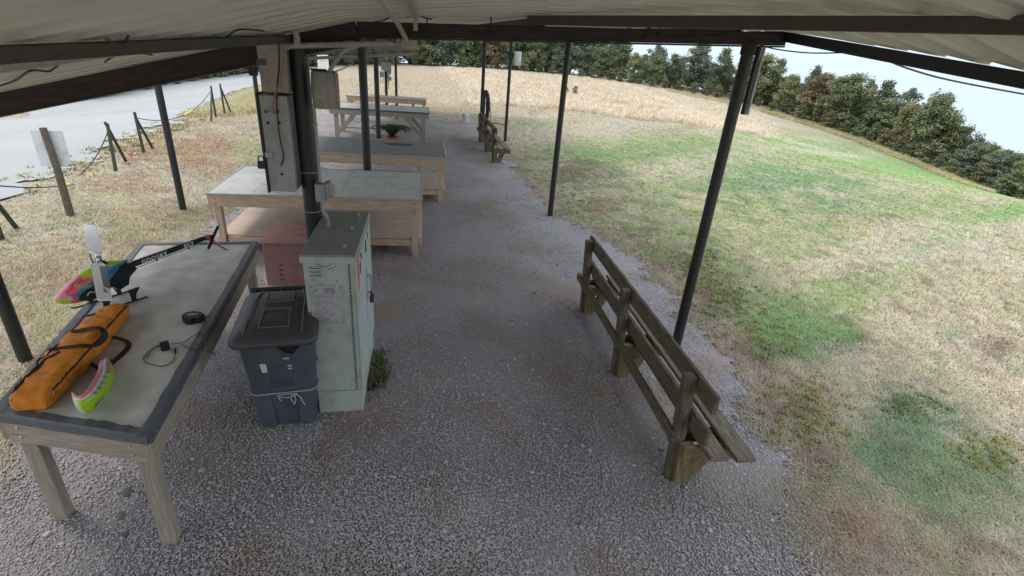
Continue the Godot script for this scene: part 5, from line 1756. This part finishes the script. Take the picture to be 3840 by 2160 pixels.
# ---------------------------------------------------------------- things on the long table
func build_table_things() -> void:
	var y0 := 0.9215
	# orange bag
	var a := at(100, 1500, 1.0)
	var b := at(452, 1152, 0.99)
	var d := b - a
	d.y = 0
	var ln := d.length()
	var t := thing("carry_bag", "long orange fabric carry bag with black handles on the table", "bag", Vector3(a.x, y0, a.z), atan2(-d.x, -d.z))
	var rr := RandomNumberGenerator.new()
	rr.seed = 9
	var secs := [[0.0, 0.085, 0.075, 0.0], [0.015, 0.105, 0.10, 0.0], [0.12, 0.115, 0.115, 0.0], [0.3, 0.122, 0.13, 0.005], [0.5, 0.122, 0.135, 0.01], [0.68, 0.105, 0.13, 0.005], [0.82, 0.09, 0.125, 0.0], [0.93, 0.08, 0.12, 0.0], [0.985, 0.065, 0.10, 0.0], [1.0, 0.045, 0.06, 0.0]]
	var rings := []
	for i in 61:
		var s := i / 60.0
		var hw := 0.0
		var hh := 0.0
		for k in secs.size() - 1:
			if s >= secs[k][0] and s <= secs[k + 1][0]:
				var f: float = (s - secs[k][0]) / (secs[k + 1][0] - secs[k][0])
				hw = lerpf(secs[k][1], secs[k + 1][1], f) * 1.02
				hh = lerpf(secs[k][2], secs[k + 1][2], f) * 1.08
		var ring := []
		for k in 26:
			var an := TAU * k / 26
			var cx := signf(cos(an)) * absf(cos(an)) ** 0.6
			var cy := signf(sin(an)) * absf(sin(an)) ** 0.62
			var wr := 1.0 + (n_mid.get_noise_3d(s * 9.0 + 3.0, cos(an) * 1.3, sin(an) * 1.3) * 0.24 - absf(n_mid.get_noise_3d(s * 16.0 + an * 1.2, 5.0, an * 0.8)) * 0.22) * (1.0 if sin(an) > -0.3 else 0.1)
			var y := maxf(0.0, hh * 0.5 + cy * hh * 0.5 * wr)
			ring.append(Vector3(cx * hw * wr, y, -s * ln))
		rings.append(ring)
	part(t, "body", loft(rings), M.orange)
	var skin := func(s: float, an: float, out: float) -> Vector3:
		var i := clampf(s * 60.0, 0, 59.99)
		var kf := fposmod(an / TAU * 26.0, 26.0)
		var k := int(kf)
		var p: Vector3 = (rings[int(i)][k] as Vector3).lerp(rings[int(i)][(k + 1) % 26], kf - k)
		var q: Vector3 = (rings[int(i) + 1][k] as Vector3).lerp(rings[int(i) + 1][(k + 1) % 26], kf - k)
		var v := p.lerp(q, i - int(i))
		return v + Vector3(v.x, v.y - 0.06, 0).normalized() * out
	for z in [[0.55, 0.05, 0.97], [2.15, 0.05, 0.45]]:
		var pts := []
		for i in 24:
			pts.append(skin.call(lerpf(z[1], z[2], i / 23.0), z[0], 0.001))
		part(t, "zip", tube(pts, 0.0065, 6), M.strap)
	part(t, "zip_pull", stick(skin.call(0.05, 0.5, 0.004), skin.call(0.04, 0.1, 0.006), 0.012, 0.005, Vector3.BACK, 0.002), M.steel)
	# handles: webbing loops sewn across the bag
	for h in [[0.40, 0.58, 1.2, 0.055, 2.4], [0.33, 0.62, -0.1, 0.02, -0.7]]:
		var pts2 := []
		var base_a: Vector3 = skin.call(h[0], h[4], 0.004)
		var base_b: Vector3 = skin.call(h[1], h[4], 0.004)
		var mid_a: Vector3 = skin.call(h[0], h[2], 0.006)
		var mid_b: Vector3 = skin.call(h[1], h[2], 0.006)
		if h[2] > 0:
			var lo: Vector3 = skin.call(h[0] + 0.03, 0.45, 0.035)
			var lo2: Vector3 = skin.call(h[1] - 0.01, 0.75, 0.035)
			pts2 = [base_a, mid_a + Vector3(0, 0.012, 0), lo, (lo + lo2) / 2 + Vector3(0.03, 0.0, 0), lo2, mid_b + Vector3(0, 0.02, 0), base_b]
		else:
			pts2 = [mid_a, Vector3(0.19, 0.006, -h[0] * ln - 0.02), Vector3(0.225, 0.006, -0.45 * ln), Vector3(0.235, 0.01, -0.56 * ln), Vector3(0.20, 0.02, -h[1] * ln), mid_b]
		part(t, "handle", webbing(curve(pts2, 6), 0.032), M.strap)
	var strap := []
	for i in 14:
		strap.append(skin.call(lerpf(0.03, 0.36, i / 13.0), 2.3 - i * 0.05, 0.003))
	part(t, "shoulder_strap", webbing(strap, 0.018), M.strap)
	part(t, "seam", tube([skin.call(0.005, 0.3, 0.001), skin.call(0.01, 1.0, 0.003), skin.call(0.01, 1.6, 0.003), skin.call(0.01, 2.1, 0.003), skin.call(0.005, 2.8, 0.001)], 0.005, 6), M.orange)
	# spare lime canopy
	var low := curve([at(306, 1556, y0), at(345, 1546, y0), at(385, 1502, y0), at(415, 1455, y0), at(430, 1410, y0), at(421, 1372, y0), at(403, 1350, y0)], 6)
	var high := curve([at(268, 1470, y0 + 0.12), at(292, 1487, y0 + 0.125), at(325, 1466, y0 + 0.13), at(350, 1431, y0 + 0.13), at(368, 1396, y0 + 0.125), at(373, 1370, y0 + 0.115), at(378, 1353, y0 + 0.10)], 6)
	var c := thing("spare_canopy", "lime green and pink hollow canopy lying on the table", "canopy", Vector3(low[18].x, y0, low[18].z), 0.0)
	var lime := Color(0.36, 0.62, 0.015)
	var yel := Color(0.60, 0.66, 0.06)
	var rings2 := []
	var cols2 := []
	for i in low.size():
		var f := float(i) / (low.size() - 1)
		var ring := []
		var cc := []
		var lo: Vector3 = low[i] - c.position + Vector3(0, 0.002, 0)
		var hi: Vector3 = high[i] - c.position
		var tang: Vector3 = (low[mini(i + 1, low.size() - 1)] - low[maxi(i - 1, 0)])
		var out := tang.cross(Vector3.UP).normalized()
		for side in 2:
			for k in 17:
				var g := k / 16.0 if side == 0 else 1.0 - k / 16.0
				var v := lo.lerp(hi, g) + (out + Vector3(0, 0.5, 0)) * sin(g * PI) * 0.028 - (out * 0.004 if side == 1 else Vector3.ZERO)
				ring.append(v)
				var col := lime
				if g > 0.86:
					col = Color(0.85, 0.30, 0.24) if f < 0.22 else Color(0.82, 0.22, 0.34)
				elif g > 0.76:
					col = Color(0.80, 0.78, 0.80)
				elif g > 0.62 and f > 0.25:
					col = Color(0.16, 0.27, 0.20) if int(f * 46.0) % 4 else Color(0.45, 0.52, 0.40)
				elif f < 0.10:
					col = yel if int(g * 11.0) % 2 else Color(0.72, 0.74, 0.76)
				elif f > 0.62 and g > 0.30:
					col = Color(0.78, 0.28, 0.02)
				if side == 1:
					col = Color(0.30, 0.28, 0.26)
				cc.append(col)
		rings2.append(ring)
		cols2.append(cc)
	part(c, "shell", loft(rings2, true, true, cols2), M.paint)
	var at_shell := func(f: float, g: float) -> Vector3:
		var i := clampi(int(f * (low.size() - 1)), 0, low.size() - 1)
		return rings2[i][int(g * 16.0)]
	for wn in [[[0.56, 0.15], [0.66, 0.12], [0.74, 0.25], [0.70, 0.55], [0.62, 0.45]], [[0.80, 0.12], [0.93, 0.15], [0.95, 0.5], [0.86, 0.62], [0.78, 0.35]]]:
		var st := begin()
		var mid := Vector3.ZERO
		var rim := []
		for w in wn:
			var v: Vector3 = at_shell.call(w[0], w[1])
			rim.append(v)
			mid += v / wn.size()
		var nrm: Vector3 = (rim[1] - rim[0]).cross(rim[3] - rim[0]).normalized()
		if nrm.y < 0.0:
			nrm = -nrm
		for k in rim.size():
			tri(st, mid + nrm * 0.008, rim[k] + nrm * 0.005, rim[(k + 1) % rim.size()] + nrm * 0.005, nrm)
		part(c, "window", st, M.black)
	var bx: Vector3 = (at_shell.call(0.42, 0.1) - at_shell.call(0.14, 0.1)).normalized()
	var by: Vector3 = (at_shell.call(0.28, 0.5) - at_shell.call(0.28, 0.1)).normalized()
	var bz := bx.cross(by).normalized()
	words(c, "RAW", 0.030, mat(lin(0.20, 0.24, 0.30), 0.5), Transform3D(Basis(bx, bz.cross(bx), bz), at_shell.call(0.30, 0.22) + bz * 0.006))
	# black moulded cover
	var q0 := at(724, 1195, 0.93)
	var cv := thing("plastic_cover", "small black moulded plastic cover with a notch near the table edge", "cover", Vector3(q0.x, y0, q0.z), yaw - 0.35)
	var out := [Vector2(0.088, -0.035), Vector2(0.085, 0.01), Vector2(0.07, 0.045), Vector2(0.02, 0.075), Vector2(-0.04, 0.07), Vector2(-0.085, 0.03), Vector2(-0.085, -0.01), Vector2(-0.05, -0.05), Vector2(0.0, -0.078), Vector2(0.045, -0.078), Vector2(0.05, -0.05), Vector2(0.038, -0.028), Vector2(0.062, -0.045)]
	part(cv, "shell", slab(out, 0.030, Transform3D(Basis.from_euler(Vector3(-PI / 2, 0, 0)), Vector3(0, 0.0155, 0))), M.matte_black)
	var out2 := []
	for v in out:
		out2.append(v * 0.82)
	part(cv, "shell", slab(out2, 0.012, Transform3D(Basis.from_euler(Vector3(-PI / 2, 0, 0)), Vector3(0, 0.0362, 0))), M.dark)
	part(cv, "emblem", tube(curve([Vector3(0.035, 0.043, -0.025), Vector3(-0.005, 0.043, -0.018), Vector3(-0.035, 0.043, 0.008), Vector3(-0.02, 0.043, 0.008), Vector3(0.015, 0.043, -0.012)], 4), 0.0022, 5), M.white)
	# charger with cord
	var q1 := at(618, 1298, 0.95)
	var ch := thing("charger", "small black power adapter with its cord over the table edge", "charger", Vector3(q1.x, y0, q1.z), yaw + 0.5)
	part(ch, "adapter", boxat(Vector3(0.055, 0.06, 0.045), Vector3(0, 0.031, 0), 0.007), M.matte_black)
	for s in [-1, 1]:
		part(ch, "prong", boxat(Vector3(0.006, 0.014, 0.002), Vector3(s * 0.006 - 0.035, 0.04, 0.0), 0.0005, Vector3(0, 0, PI / 2)), M.brass)
	var cord := []
	for p in [[640, 1290], [690, 1283], [720, 1262], [752, 1249], [770, 1262], [775, 1305], [786, 1320], [808, 1328]]:
		cord.append(p)
	var co := thing("cord", "thin black cord from the adapter looping over the table edge", "cord")
	co.position = Vector3.ZERO
	var pts3 := []
	for p in cord:
		pts3.append(at(p[0], p[1], 0.937))
	part(co, "wire", tube(curve(pts3, 5), 0.0028, 6), M.black)
	var pts4 := []
	for p in [[672, 1285], [695, 1300], [725, 1308], [755, 1313], [782, 1322], [800, 1333], [806, 1328], [795, 1317], [782, 1320]]:
		pts4.append(at(p[0], p[1], 0.937))
	part(co, "wire", tube(curve(pts4, 5), 0.0028, 6), M.black)
	var pts5 := []
	for p in [[606, 1292], [580, 1300], [560, 1315], [540, 1340], [545, 1358], [585, 1370], [615, 1372], [645, 1358], [655, 1335], [656, 1318]]:
		pts5.append(at(p[0], p[1], 0.926))
	part(co, "wire", tube(curve(pts5, 5), 0.0028, 6), M.black)
	var pts6 := []
	for p in [[604, 1296], [575, 1312], [560, 1325], [552, 1345]]:
		pts6.append(at(p[0], p[1], 0.929))
	part(co, "wire", tube(curve(pts6, 5), 0.0028, 6), M.black)
	part(co, "plug", tube([at(656, 1322, 0.927), at(657, 1308, 0.927)], 0.006, 8), M.black)

func webbing(pts: Array, wide: float) -> SurfaceTool:                # flat strap along a line
	var rings := []
	for i in pts.size():
		var dr: Vector3 = (pts[mini(i + 1, pts.size() - 1)] - pts[maxi(i - 1, 0)])
		var s := dr.cross(Vector3(0.25, 1, 0.1)).normalized() * wide * 0.5
		var n := s.cross(dr).normalized() * 0.0015
		rings.append([pts[i] - s - n, pts[i] + s - n, pts[i] + s + n, pts[i] - s + n])
	return loft(rings, true, true, null, true)

# ---------------------------------------------------------------- things farther along
func build_far_things() -> void:
	var bp := at(1745, 458)
	var b := thing("bucket", "white plastic bucket standing on the grass past the tables", "bucket", bp)
	part(b, "pail", lathe([Vector2(0.001, 0.0), Vector2(0.135, 0.0), Vector2(0.14, 0.01), Vector2(0.165, 0.34), Vector2(0.168, 0.38), Vector2(0.158, 0.38), Vector2(0.13, 0.03), Vector2(0.001, 0.03)], 22), M.white_dirty)
	for y in [0.30, 0.335]:
		part(b, "rim_band", lathe([Vector2(0.160, y), Vector2(0.174, y + 0.004), Vector2(0.174, y + 0.012), Vector2(0.160, y + 0.016)], 22), M.white_dirty)
	part(b, "wire_handle", tube(curve([Vector3(-0.15, 0.30, 0.09), Vector3(-0.06, 0.24, 0.165), Vector3(0.06, 0.16, 0.175), Vector3(0.16, 0.29, 0.06)], 6), 0.006, 6), M.dark)
	# potted plant beneath the braced table
	var pp := P(-3.85, 12.1)
	var pt := thing("potted_plant", "bushy green plant in a red pot beneath the braced table", "plant", pp, 0.0)
	part(pt, "pot", lathe([Vector2(0.001, 0.0), Vector2(0.13, 0.0), Vector2(0.17, 0.26), Vector2(0.185, 0.26), Vector2(0.185, 0.30), Vector2(0.165, 0.30), Vector2(0.15, 0.27), Vector2(0.001, 0.27)], 18), M.pot)
	var lf := begin()
	var rr := RandomNumberGenerator.new()
	rr.seed = 77
	for i in 110:
		var an := rr.randf() * TAU
		var reach := rr.randf_range(0.15, 0.75)
		var s := Vector3(cos(an), 0, sin(an))
		for k in 13:
			var f := k / 12.0
			var o := s * reach * f + Vector3(0, 0.30 + 0.36 * sin(f * 2.2) - 0.08 * f, 0)
			for side in [-1, 1]:
				var dirv: Vector3 = (s.cross(Vector3.UP) * side + s * 0.5 + Vector3(0, rr.randf_range(-0.4, 0.3), 0)).normalized()
				var wv: Vector3 = dirv.cross(Vector3.UP).normalized() * 0.024
				var cl := Color(0.045, 0.065, 0.028) * rr.randf_range(0.6, 1.5)
				lf.set_color(cl)
				tri(lf, o - wv, o + dirv * 0.10, o + wv, (Vector3.UP + dirv * 0.2).normalized())
	part(pt, "foliage", lf, M.leaf)
	for i in 9:
		var an := i * 0.7
		part(pt, "stem", tube(curve([Vector3(0, 0.26, 0), Vector3(cos(an) * 0.15, 0.5, sin(an) * 0.15), Vector3(cos(an) * 0.4, 0.62, sin(an) * 0.4)], 4), 0.005, 5), M.bark)
	# pole with meter boxes past the last table
	var mp := on_w(1449, 352, 20.5)
	var v := uw(mp)
	var m := thing("meter_pole", "dark post with grey electric meter boxes beyond the last table", "pole", P(v.x, 20.5), yaw)
	part(m, "post", tube([Vector3(0, 0, 0), Vector3(0, 2.25, 0)], 0.065, 12), M.post)
	var h0 := 1.35
	part(m, "back_board", boxat(Vector3(0.44, 0.36, 0.05), Vector3(0.03, h0 + 0.62, 0.08), 0.006), M.box_grey)
	part(m, "back_board_cap", boxat(Vector3(0.48, 0.03, 0.10), Vector3(0.03, h0 + 0.815, 0.08), 0.004), M.dark)
	part(m, "breaker_box", boxat(Vector3(0.13, 0.22, 0.10), Vector3(0.0, h0 + 0.53, 0.15), 0.008), M.conduit)
	part(m, "meter_hood", loft([rrect(0.05, 0.04, 0.02, h0 + 0.64, 4, 0.0, 0.15), rrect(0.08, 0.06, 0.03, h0 + 0.70, 4, 0.0, 0.15), rrect(0.04, 0.03, 0.02, h0 + 0.80, 4, 0.0, 0.15)]), M.conduit)
	part(m, "outlet_box", boxat(Vector3(0.18, 0.24, 0.12), Vector3(-0.17, h0 + 0.28, 0.06), 0.008), M.conduit)
	part(m, "outlet_box", boxat(Vector3(0.09, 0.46, 0.10), Vector3(0.12, h0 + 0.22, 0.07), 0.008), M.conduit)
	for y in [0.12, 0.38]:
		part(m, "bubble_cover", boxat(Vector3(0.08, 0.16, 0.09), Vector3(0.20, h0 + y, 0.09), 0.02), M.speaker)
	for x in [-0.03, 0.04]:
		part(m, "riser_pipe", tube([Vector3(x, h0 + 0.80, 0.10), Vector3(x + 0.07, h0 + 1.55, 0.10)], 0.018, 8), M.conduit)
	part(m, "loose_cable", tube(curve([Vector3(-0.2, h0 + 0.16, 0.08), Vector3(-0.23, h0 - 0.02, 0.09), Vector3(-0.15, h0 - 0.06, 0.09), Vector3(-0.10, h0 + 0.14, 0.08)], 5), 0.010, 6), M.cable)
	part(m, "drop_pipe", tube([Vector3(0.11, h0 - 0.25, 0.07), Vector3(0.11, h0, 0.07)], 0.022, 8), M.conduit)
	# coil of hose on the post behind the far bench
	var hb := P(-0.80, 14.6)
	var hp := thing("hose_post", "dark post with a hook behind the far bench", "post", hb, yaw)
	part(hp, "post", tube([Vector3(0, -0.1, 0), Vector3(0, 3.35, 0)], 0.06, 12), M.post)
	part(hp, "hook", tube([Vector3(0.04, 1.62, 0.05), Vector3(0.2, 1.66, 0.10)], 0.015, 6), M.dark)
	var hs := thing("hose", "coil of black hose hanging on the post behind the far bench", "hose", hb + U * 0.13 + Vector3(0, 0, 0.10), yaw)
	rr.seed = 31
	var coil := begin()
	var line := []
	for k in 18:
		var rx := rr.randf_range(0.02, 0.13)
		var len_ := rr.randf_range(0.85, 1.25)
		for i in 16:
			var an := TAU * i / 16.0
			line.append(Vector3(sin(an) * rx * (1.0 + 0.5 * (1.0 - cos(an)) * 0.5), 1.68 - (1.0 - cos(an)) * 0.5 * len_, 0.02 + rr.randf_range(-0.05, 0.09)))
	tube_to(coil, line, 0.019, 6)
	part(hs, "coil", coil, M.hose)
	part(hs, "loose_loop", tube(curve([Vector3(0.08, 1.6, 0.03), Vector3(0.17, 1.1, 0.05), Vector3(0.22, 0.75, 0.05), Vector3(0.16, 0.5, 0.06), Vector3(0.05, 0.42, 0.06)], 6), 0.014, 6), mat(lin(0.11, 0.075, 0.05), 0.6))
	part(hs, "loose_loop", tube(curve([Vector3(-0.12, 1.3, 0.04), Vector3(-0.18, 0.8, 0.05), Vector3(-0.20, 0.5, 0.06), Vector3(-0.16, 0.25, 0.08)], 6), 0.014, 6), mat(lin(0.11, 0.075, 0.05), 0.6))
	# stick between the far bench and its post
	var sk := thing("wooden_stick", "dry stick reaching from the far bench to the post", "stick")
	part(sk, "stem", tube([P(-0.55, 14.2, 0.62), P(-0.2, 14.15, 0.60), P(0.02, 14.1, 0.58)], 0.018, 6), M.old_post)
	# board lying on the ground behind the braced table
	var bd := thing("board", "pale board lying on the ground past the braced table", "board", P(-5.1, 15.4, 0.03), yaw + 0.05)
	part(bd, "plank", boxat(Vector3(1.3, 0.04, 0.14), Vector3.ZERO, 0.006), M.raw)
	# white sign and frame out on the field
	var sg := on_ground(1214, 268)
	var dist := Vector2(sg.x, sg.z).length()
	var k := dist / F
	var si := thing("field_sign", "white notice sign with grey print standing out on the field", "sign", sg, atan2(-sg.x, -sg.z))
	for s in [-1, 1]:
		part(si, "post", boxat(Vector3(3 * k, 50 * k, 3 * k), Vector3(s * 14 * k, 25 * k, -3 * k), 0.01), M.white_dirty)
	part(si, "panel", boxat(Vector3(34 * k, 50 * k, 1.5 * k), Vector3(0, 25 * k, 0), 0.01), M.white)
	var pr := begin()
	for l in [[-5, 42, 10, 5], [7, 42, 7, 5], [-3, 32, 13, 4.5], [9, 32, 9, 4.5], [-3, 23, 24, 1.2], [-3, 12, 22, 1.2]]:
		box(pr, Vector3(l[2] * k, l[3] * k * 0.45, 0.01), Transform3D(Basis.IDENTITY, Vector3(l[0] * k, l[1] * k, 0.9 * k)), 0.001)
	part(si, "print", pr, mat(lin(0.35, 0.35, 0.38), 0.8))
	var fg := on_ground(1268, 242)
	var k2 := Vector2(fg.x, fg.z).length() / F
	var fr := thing("sign_frame", "pale pole frame with a dark blue panel out on the field", "sign", fg, atan2(-fg.x, -fg.z))
	part(fr, "pole", tube([Vector3(6 * k2, 0, 0), Vector3(6 * k2, 27 * k2, 0)], 1.4 * k2, 8), M.conduit)
	part(fr, "cross_bar", tube([Vector3(-10 * k2, 20 * k2, 0), Vector3(28 * k2, 21 * k2, 0)], 0.9 * k2, 8), M.conduit)
	part(fr, "brace", tube([Vector3(-14 * k2, 16 * k2, 0), Vector3(4 * k2, 3 * k2, 0)], 1.2 * k2, 8), M.conduit)
	part(fr, "panel", boxat(Vector3(10 * k2, 12 * k2, 0.6 * k2), Vector3(0, 13 * k2, 0), 0.01), M.blue)
	# small shed at the foot of the wood
	var hg := on_ground(3618, 622)
	var k3 := Vector2(hg.x, hg.z).length() / 2100.0
	var sh := thing("small_shed", "small dark open shed at the foot of the wood", "shed", hg, atan2(-hg.x, -hg.z))
	part(sh, "back_wall", boxat(Vector3(34 * k3, 38 * k3, 1.5 * k3), Vector3(0, 19 * k3, -12 * k3), 0.02), M.raw)
	part(sh, "side_wall", boxat(Vector3(1.5 * k3, 38 * k3, 22 * k3), Vector3(-16 * k3, 19 * k3, 0), 0.02), M.raw)
	part(sh, "corner_post", boxat(Vector3(4 * k3, 40 * k3, 4 * k3), Vector3(16 * k3, 20 * k3, 10 * k3), 0.02), M.white_dirty)
	part(sh, "roof", boxat(Vector3(42 * k3, 3 * k3, 30 * k3), Vector3(0, 40 * k3, 0), 0.02, Vector3(0.1, 0, 0)), M.fence_post)

# ---------------------------------------------------------------- cable fence and notice post beside the road
func build_left_things() -> void:
	var sp := at(265, 808)
	var s := thing("notice_post", "old grey wooden post with a pale notice panel behind it", "sign", sp, yaw + 0.1)
	part(s, "post", tube([Vector3(0, -0.1, 0), Vector3(0.01, 0.8, 0), Vector3(-0.015, 1.40, 0)], [0.058, 0.052, 0.048], 10), M.old_post)
	part(s, "panel", boxat(Vector3(0.42, 0.56, 0.012), Vector3(-0.02, 1.07, -0.075), 0.003), M.white_dirty)
	part(s, "panel_edge", boxat(Vector3(0.05, 0.03, 0.012), Vector3(0.165, 0.82, -0.064), 0.002), M.ink_soft)
	var spots := [[8, 900, 70, 852, "cable fence post with a brace standing by the near end of the road", 0.95], [433, 640, 476, 603, "leaning pair of green fence posts crossed at the top by the road", 0.95], [538, 568, 573, 548, "upright green fence post with a brace beside the road", 0.95], [808, 428, 790, 441, "pair of far fence posts crossed at the top by the road bend", 1.0], [841, 415, 864, 410, "far upright fence post with a brace by the golden rough grass", 1.0]]
	var tops := []
	for a in spots:
		var p := at(a[0], a[1])
		var q := at(a[2], a[3])
		var t := thing("fence_post", a[4], "fence post", p, 0.0, "posts of the cable fence along the road")
		var top := Vector3(0, a[5], 0)
		if a[0] == 433:
			top = (q - p) * 0.25 + Vector3(0, a[5], 0)
		part(t, "post", tube([Vector3(0, -0.1, 0), top], [0.037, 0.033], 9), M.fence_post)
		part(t, "brace", tube([q - p + Vector3(0, -0.1, 0), top * 0.86 + (Vector3(-0.03, 0.16, 0) if a[0] == 433 else Vector3.ZERO)], [0.034, 0.030], 9), M.fence_post)
		tops.append(p + top * 0.86)
	var dp := at(988, 347)
	var dt := thing("fence_post", "single thin fence post far along the road edge", "fence post", dp, 0.0, "posts of the cable fence along the road")
	part(dt, "post", tube([Vector3(0, -0.1, 0), Vector3(0, 1.15, 0)], 0.05, 8), M.fence_post)
	# sagging cables between the posts
	var spans := [[at(-330, 900, 0.8), tops[0] + Vector3(0, 0.0, 0), 0.12], [tops[0], at(275, 690, 0.03), 0.06], [at(300, 655, 0.05), tops[1], 0.10], [tops[2], tops[3], 0.42]]
	for i in spans.size():
		var c := thing("fence_cable", ["rusty cable reaching the nearest fence post from the left", "rusty cable sagging to the ground before the notice post", "rusty cable rising from the ground to the crossed fence posts", "long rusty cable sagging between the fence posts by the road"][i], "cable")
		var pts := []
		for k in 17:
			var f := k / 16.0
			pts.append((spans[i][0] as Vector3).lerp(spans[i][1], f) - Vector3(0, spans[i][2] * 4 * f * (1 - f), 0))
		part(c, "strand", tube(pts, 0.011, 6), M.cable)
		if i == 1 or i == 3:
			part(c, "yellow_sleeve", tube([pts[13 if i == 1 else 8], pts[15 if i == 1 else 10]], 0.03, 8), M.yellow)
	# slatted fence beyond the road
	var fa := on_ground(560, 292)
	var fb := on_ground(700, 262)
	var ff := thing("slat_fence", "blue grey slatted metal fence beyond the gravel road", "fence", fa)
	var along := fb - fa
	for i in 15:
		var q2 := along * (i / 14.0)
		var hgt := 1.25 if i < 12 else 0.8
		part(ff, "slat", boxat(Vector3(along.length() / 16.0, hgt, 0.03), q2 + Vector3(0, hgt / 2, 0), 0.01, Vector3(0, atan2(-along.z, along.x), 0)), M.far_fence)
	for y in [0.25, 0.7]:
		part(ff, "rail", tube([Vector3(0, y, 0.05), along + Vector3(0, y, 0.05)], 0.03, 6), M.far_fence)

# ---------------------------------------------------------------- loose wires
func build_wires() -> void:
	var wires := [
		["black wire looping along the left end of the front beam", [[0, 322, -0.1], [60, 300, -0.1], [115, 265, -0.1], [180, 268, -0.1], [205, 255, -0.1], [227, 231, -0.1]], 0.006, M.cable],
		["black wire crossing from the left purlin to the front beam", [[480, 136, -0.5], [462, 172, -0.4], [430, 205, -0.3], [393, 233, -0.1]], 0.006, M.cable],
		["brown wire hanging from the left purlin in a slack line", [[400, 146, -0.5], [440, 165, -0.4], [500, 192, -0.25], [570, 206, -0.1]], 0.006, mat(lin(0.16, 0.09, 0.07), 0.7)],
		["thin black wire looping between purlin and beam", [[520, 182, -0.2], [560, 191, -0.2], [600, 182, -0.2], [620, 174, -0.2], [650, 183, -0.2], [668, 169, -0.2]], 0.004, M.cable],
		["black wire drooping beside the long beige pipe", [[800, 160, -0.15], [850, 138, -0.2], [890, 113, -0.25], [950, 112, -0.2], [1010, 120, -0.2]], 0.005, M.cable],
		["black cable hanging down the front of the equipment boxes", [[1045, 100, -0.2], [1047, 240, -0.195], [1038, 340, -0.195], [1040, 430, -0.195], [1050, 520, -0.195], [1064, 590, -0.195], [1052, 622, -0.19]], 0.0055, M.black],
		["reddish cable hanging from the pipe to the grey box", [[1058, 108, -0.22], [1063, 170, -0.2], [1066, 230, -0.2], [1050, 300, -0.2], [1030, 360, -0.2], [1022, 400, -0.2], [1028, 430, -0.195]], 0.0065, M.red_wire],
		["black wire under the roof by the middle of the beam", [[1400, 83, -0.1], [1440, 75, -0.15], [1465, 62, -0.2]], 0.005, M.cable],
		["short black wire at the lap of the roof sheets", [[1572, 55, -0.15], [1590, 66, -0.12], [1620, 72, -0.08]], 0.006, M.cable],
		["thin wire sagging below the right eave against the sky", [[2803, 148, -0.02], [2880, 178, -0.3], [3000, 196, -0.6], [3100, 199, -0.8], [3215, 195, -0.95]], 0.0055, M.cable],
		["thick wire running out from the right eave against the sky", [[3290, 210, -1.0], [3400, 255, -1.05], [3560, 300, -1.1], [3840, 353, -1.2], [3960, 372, -1.25]], 0.007, M.cable],
		["dark wire along the front beam beside the right post", [[2290, 80, -0.07], [2400, 118, -0.07], [2500, 140, -0.07], [2600, 146, -0.07], [2740, 133, -0.07]], 0.004, M.cable],
		["thin wire stretching from the loudspeaker out over the field", [[1250, 270, -0.1], [1290, 256, 1.5], [1320, 238, 4.0]], 0.006, M.conduit]]
	for a in wires:
		var t := thing("wire", a[0], "wire")
		var pts := []
		for q in a[1]:
			pts.append(on_roof(q[0], q[1], 0.012) if q[0] < 1000 else on_w(q[0], q[1], q[2]))
		part(t, "strand", tube(curve(pts, 5), a[2], 6), a[3])
	# conduit strapped to the right post
	var t2 := thing("conduit", "grey conduit strapped to the upper half of the right post", "conduit")
	var q0 := P(0.085, -0.03, 0)
	part(t2, "pipe", tube([q0 + Vector3(0, 2.62, 0), q0 + Vector3(0, 3.2, 0)], 0.022, 10), M.post)
	part(t2, "pipe", tube([q0 + U * 0.045 + Vector3(0, 2.62, 0), q0 + U * 0.045 + Vector3(0, 3.2, 0)], 0.016, 8), M.conduit)
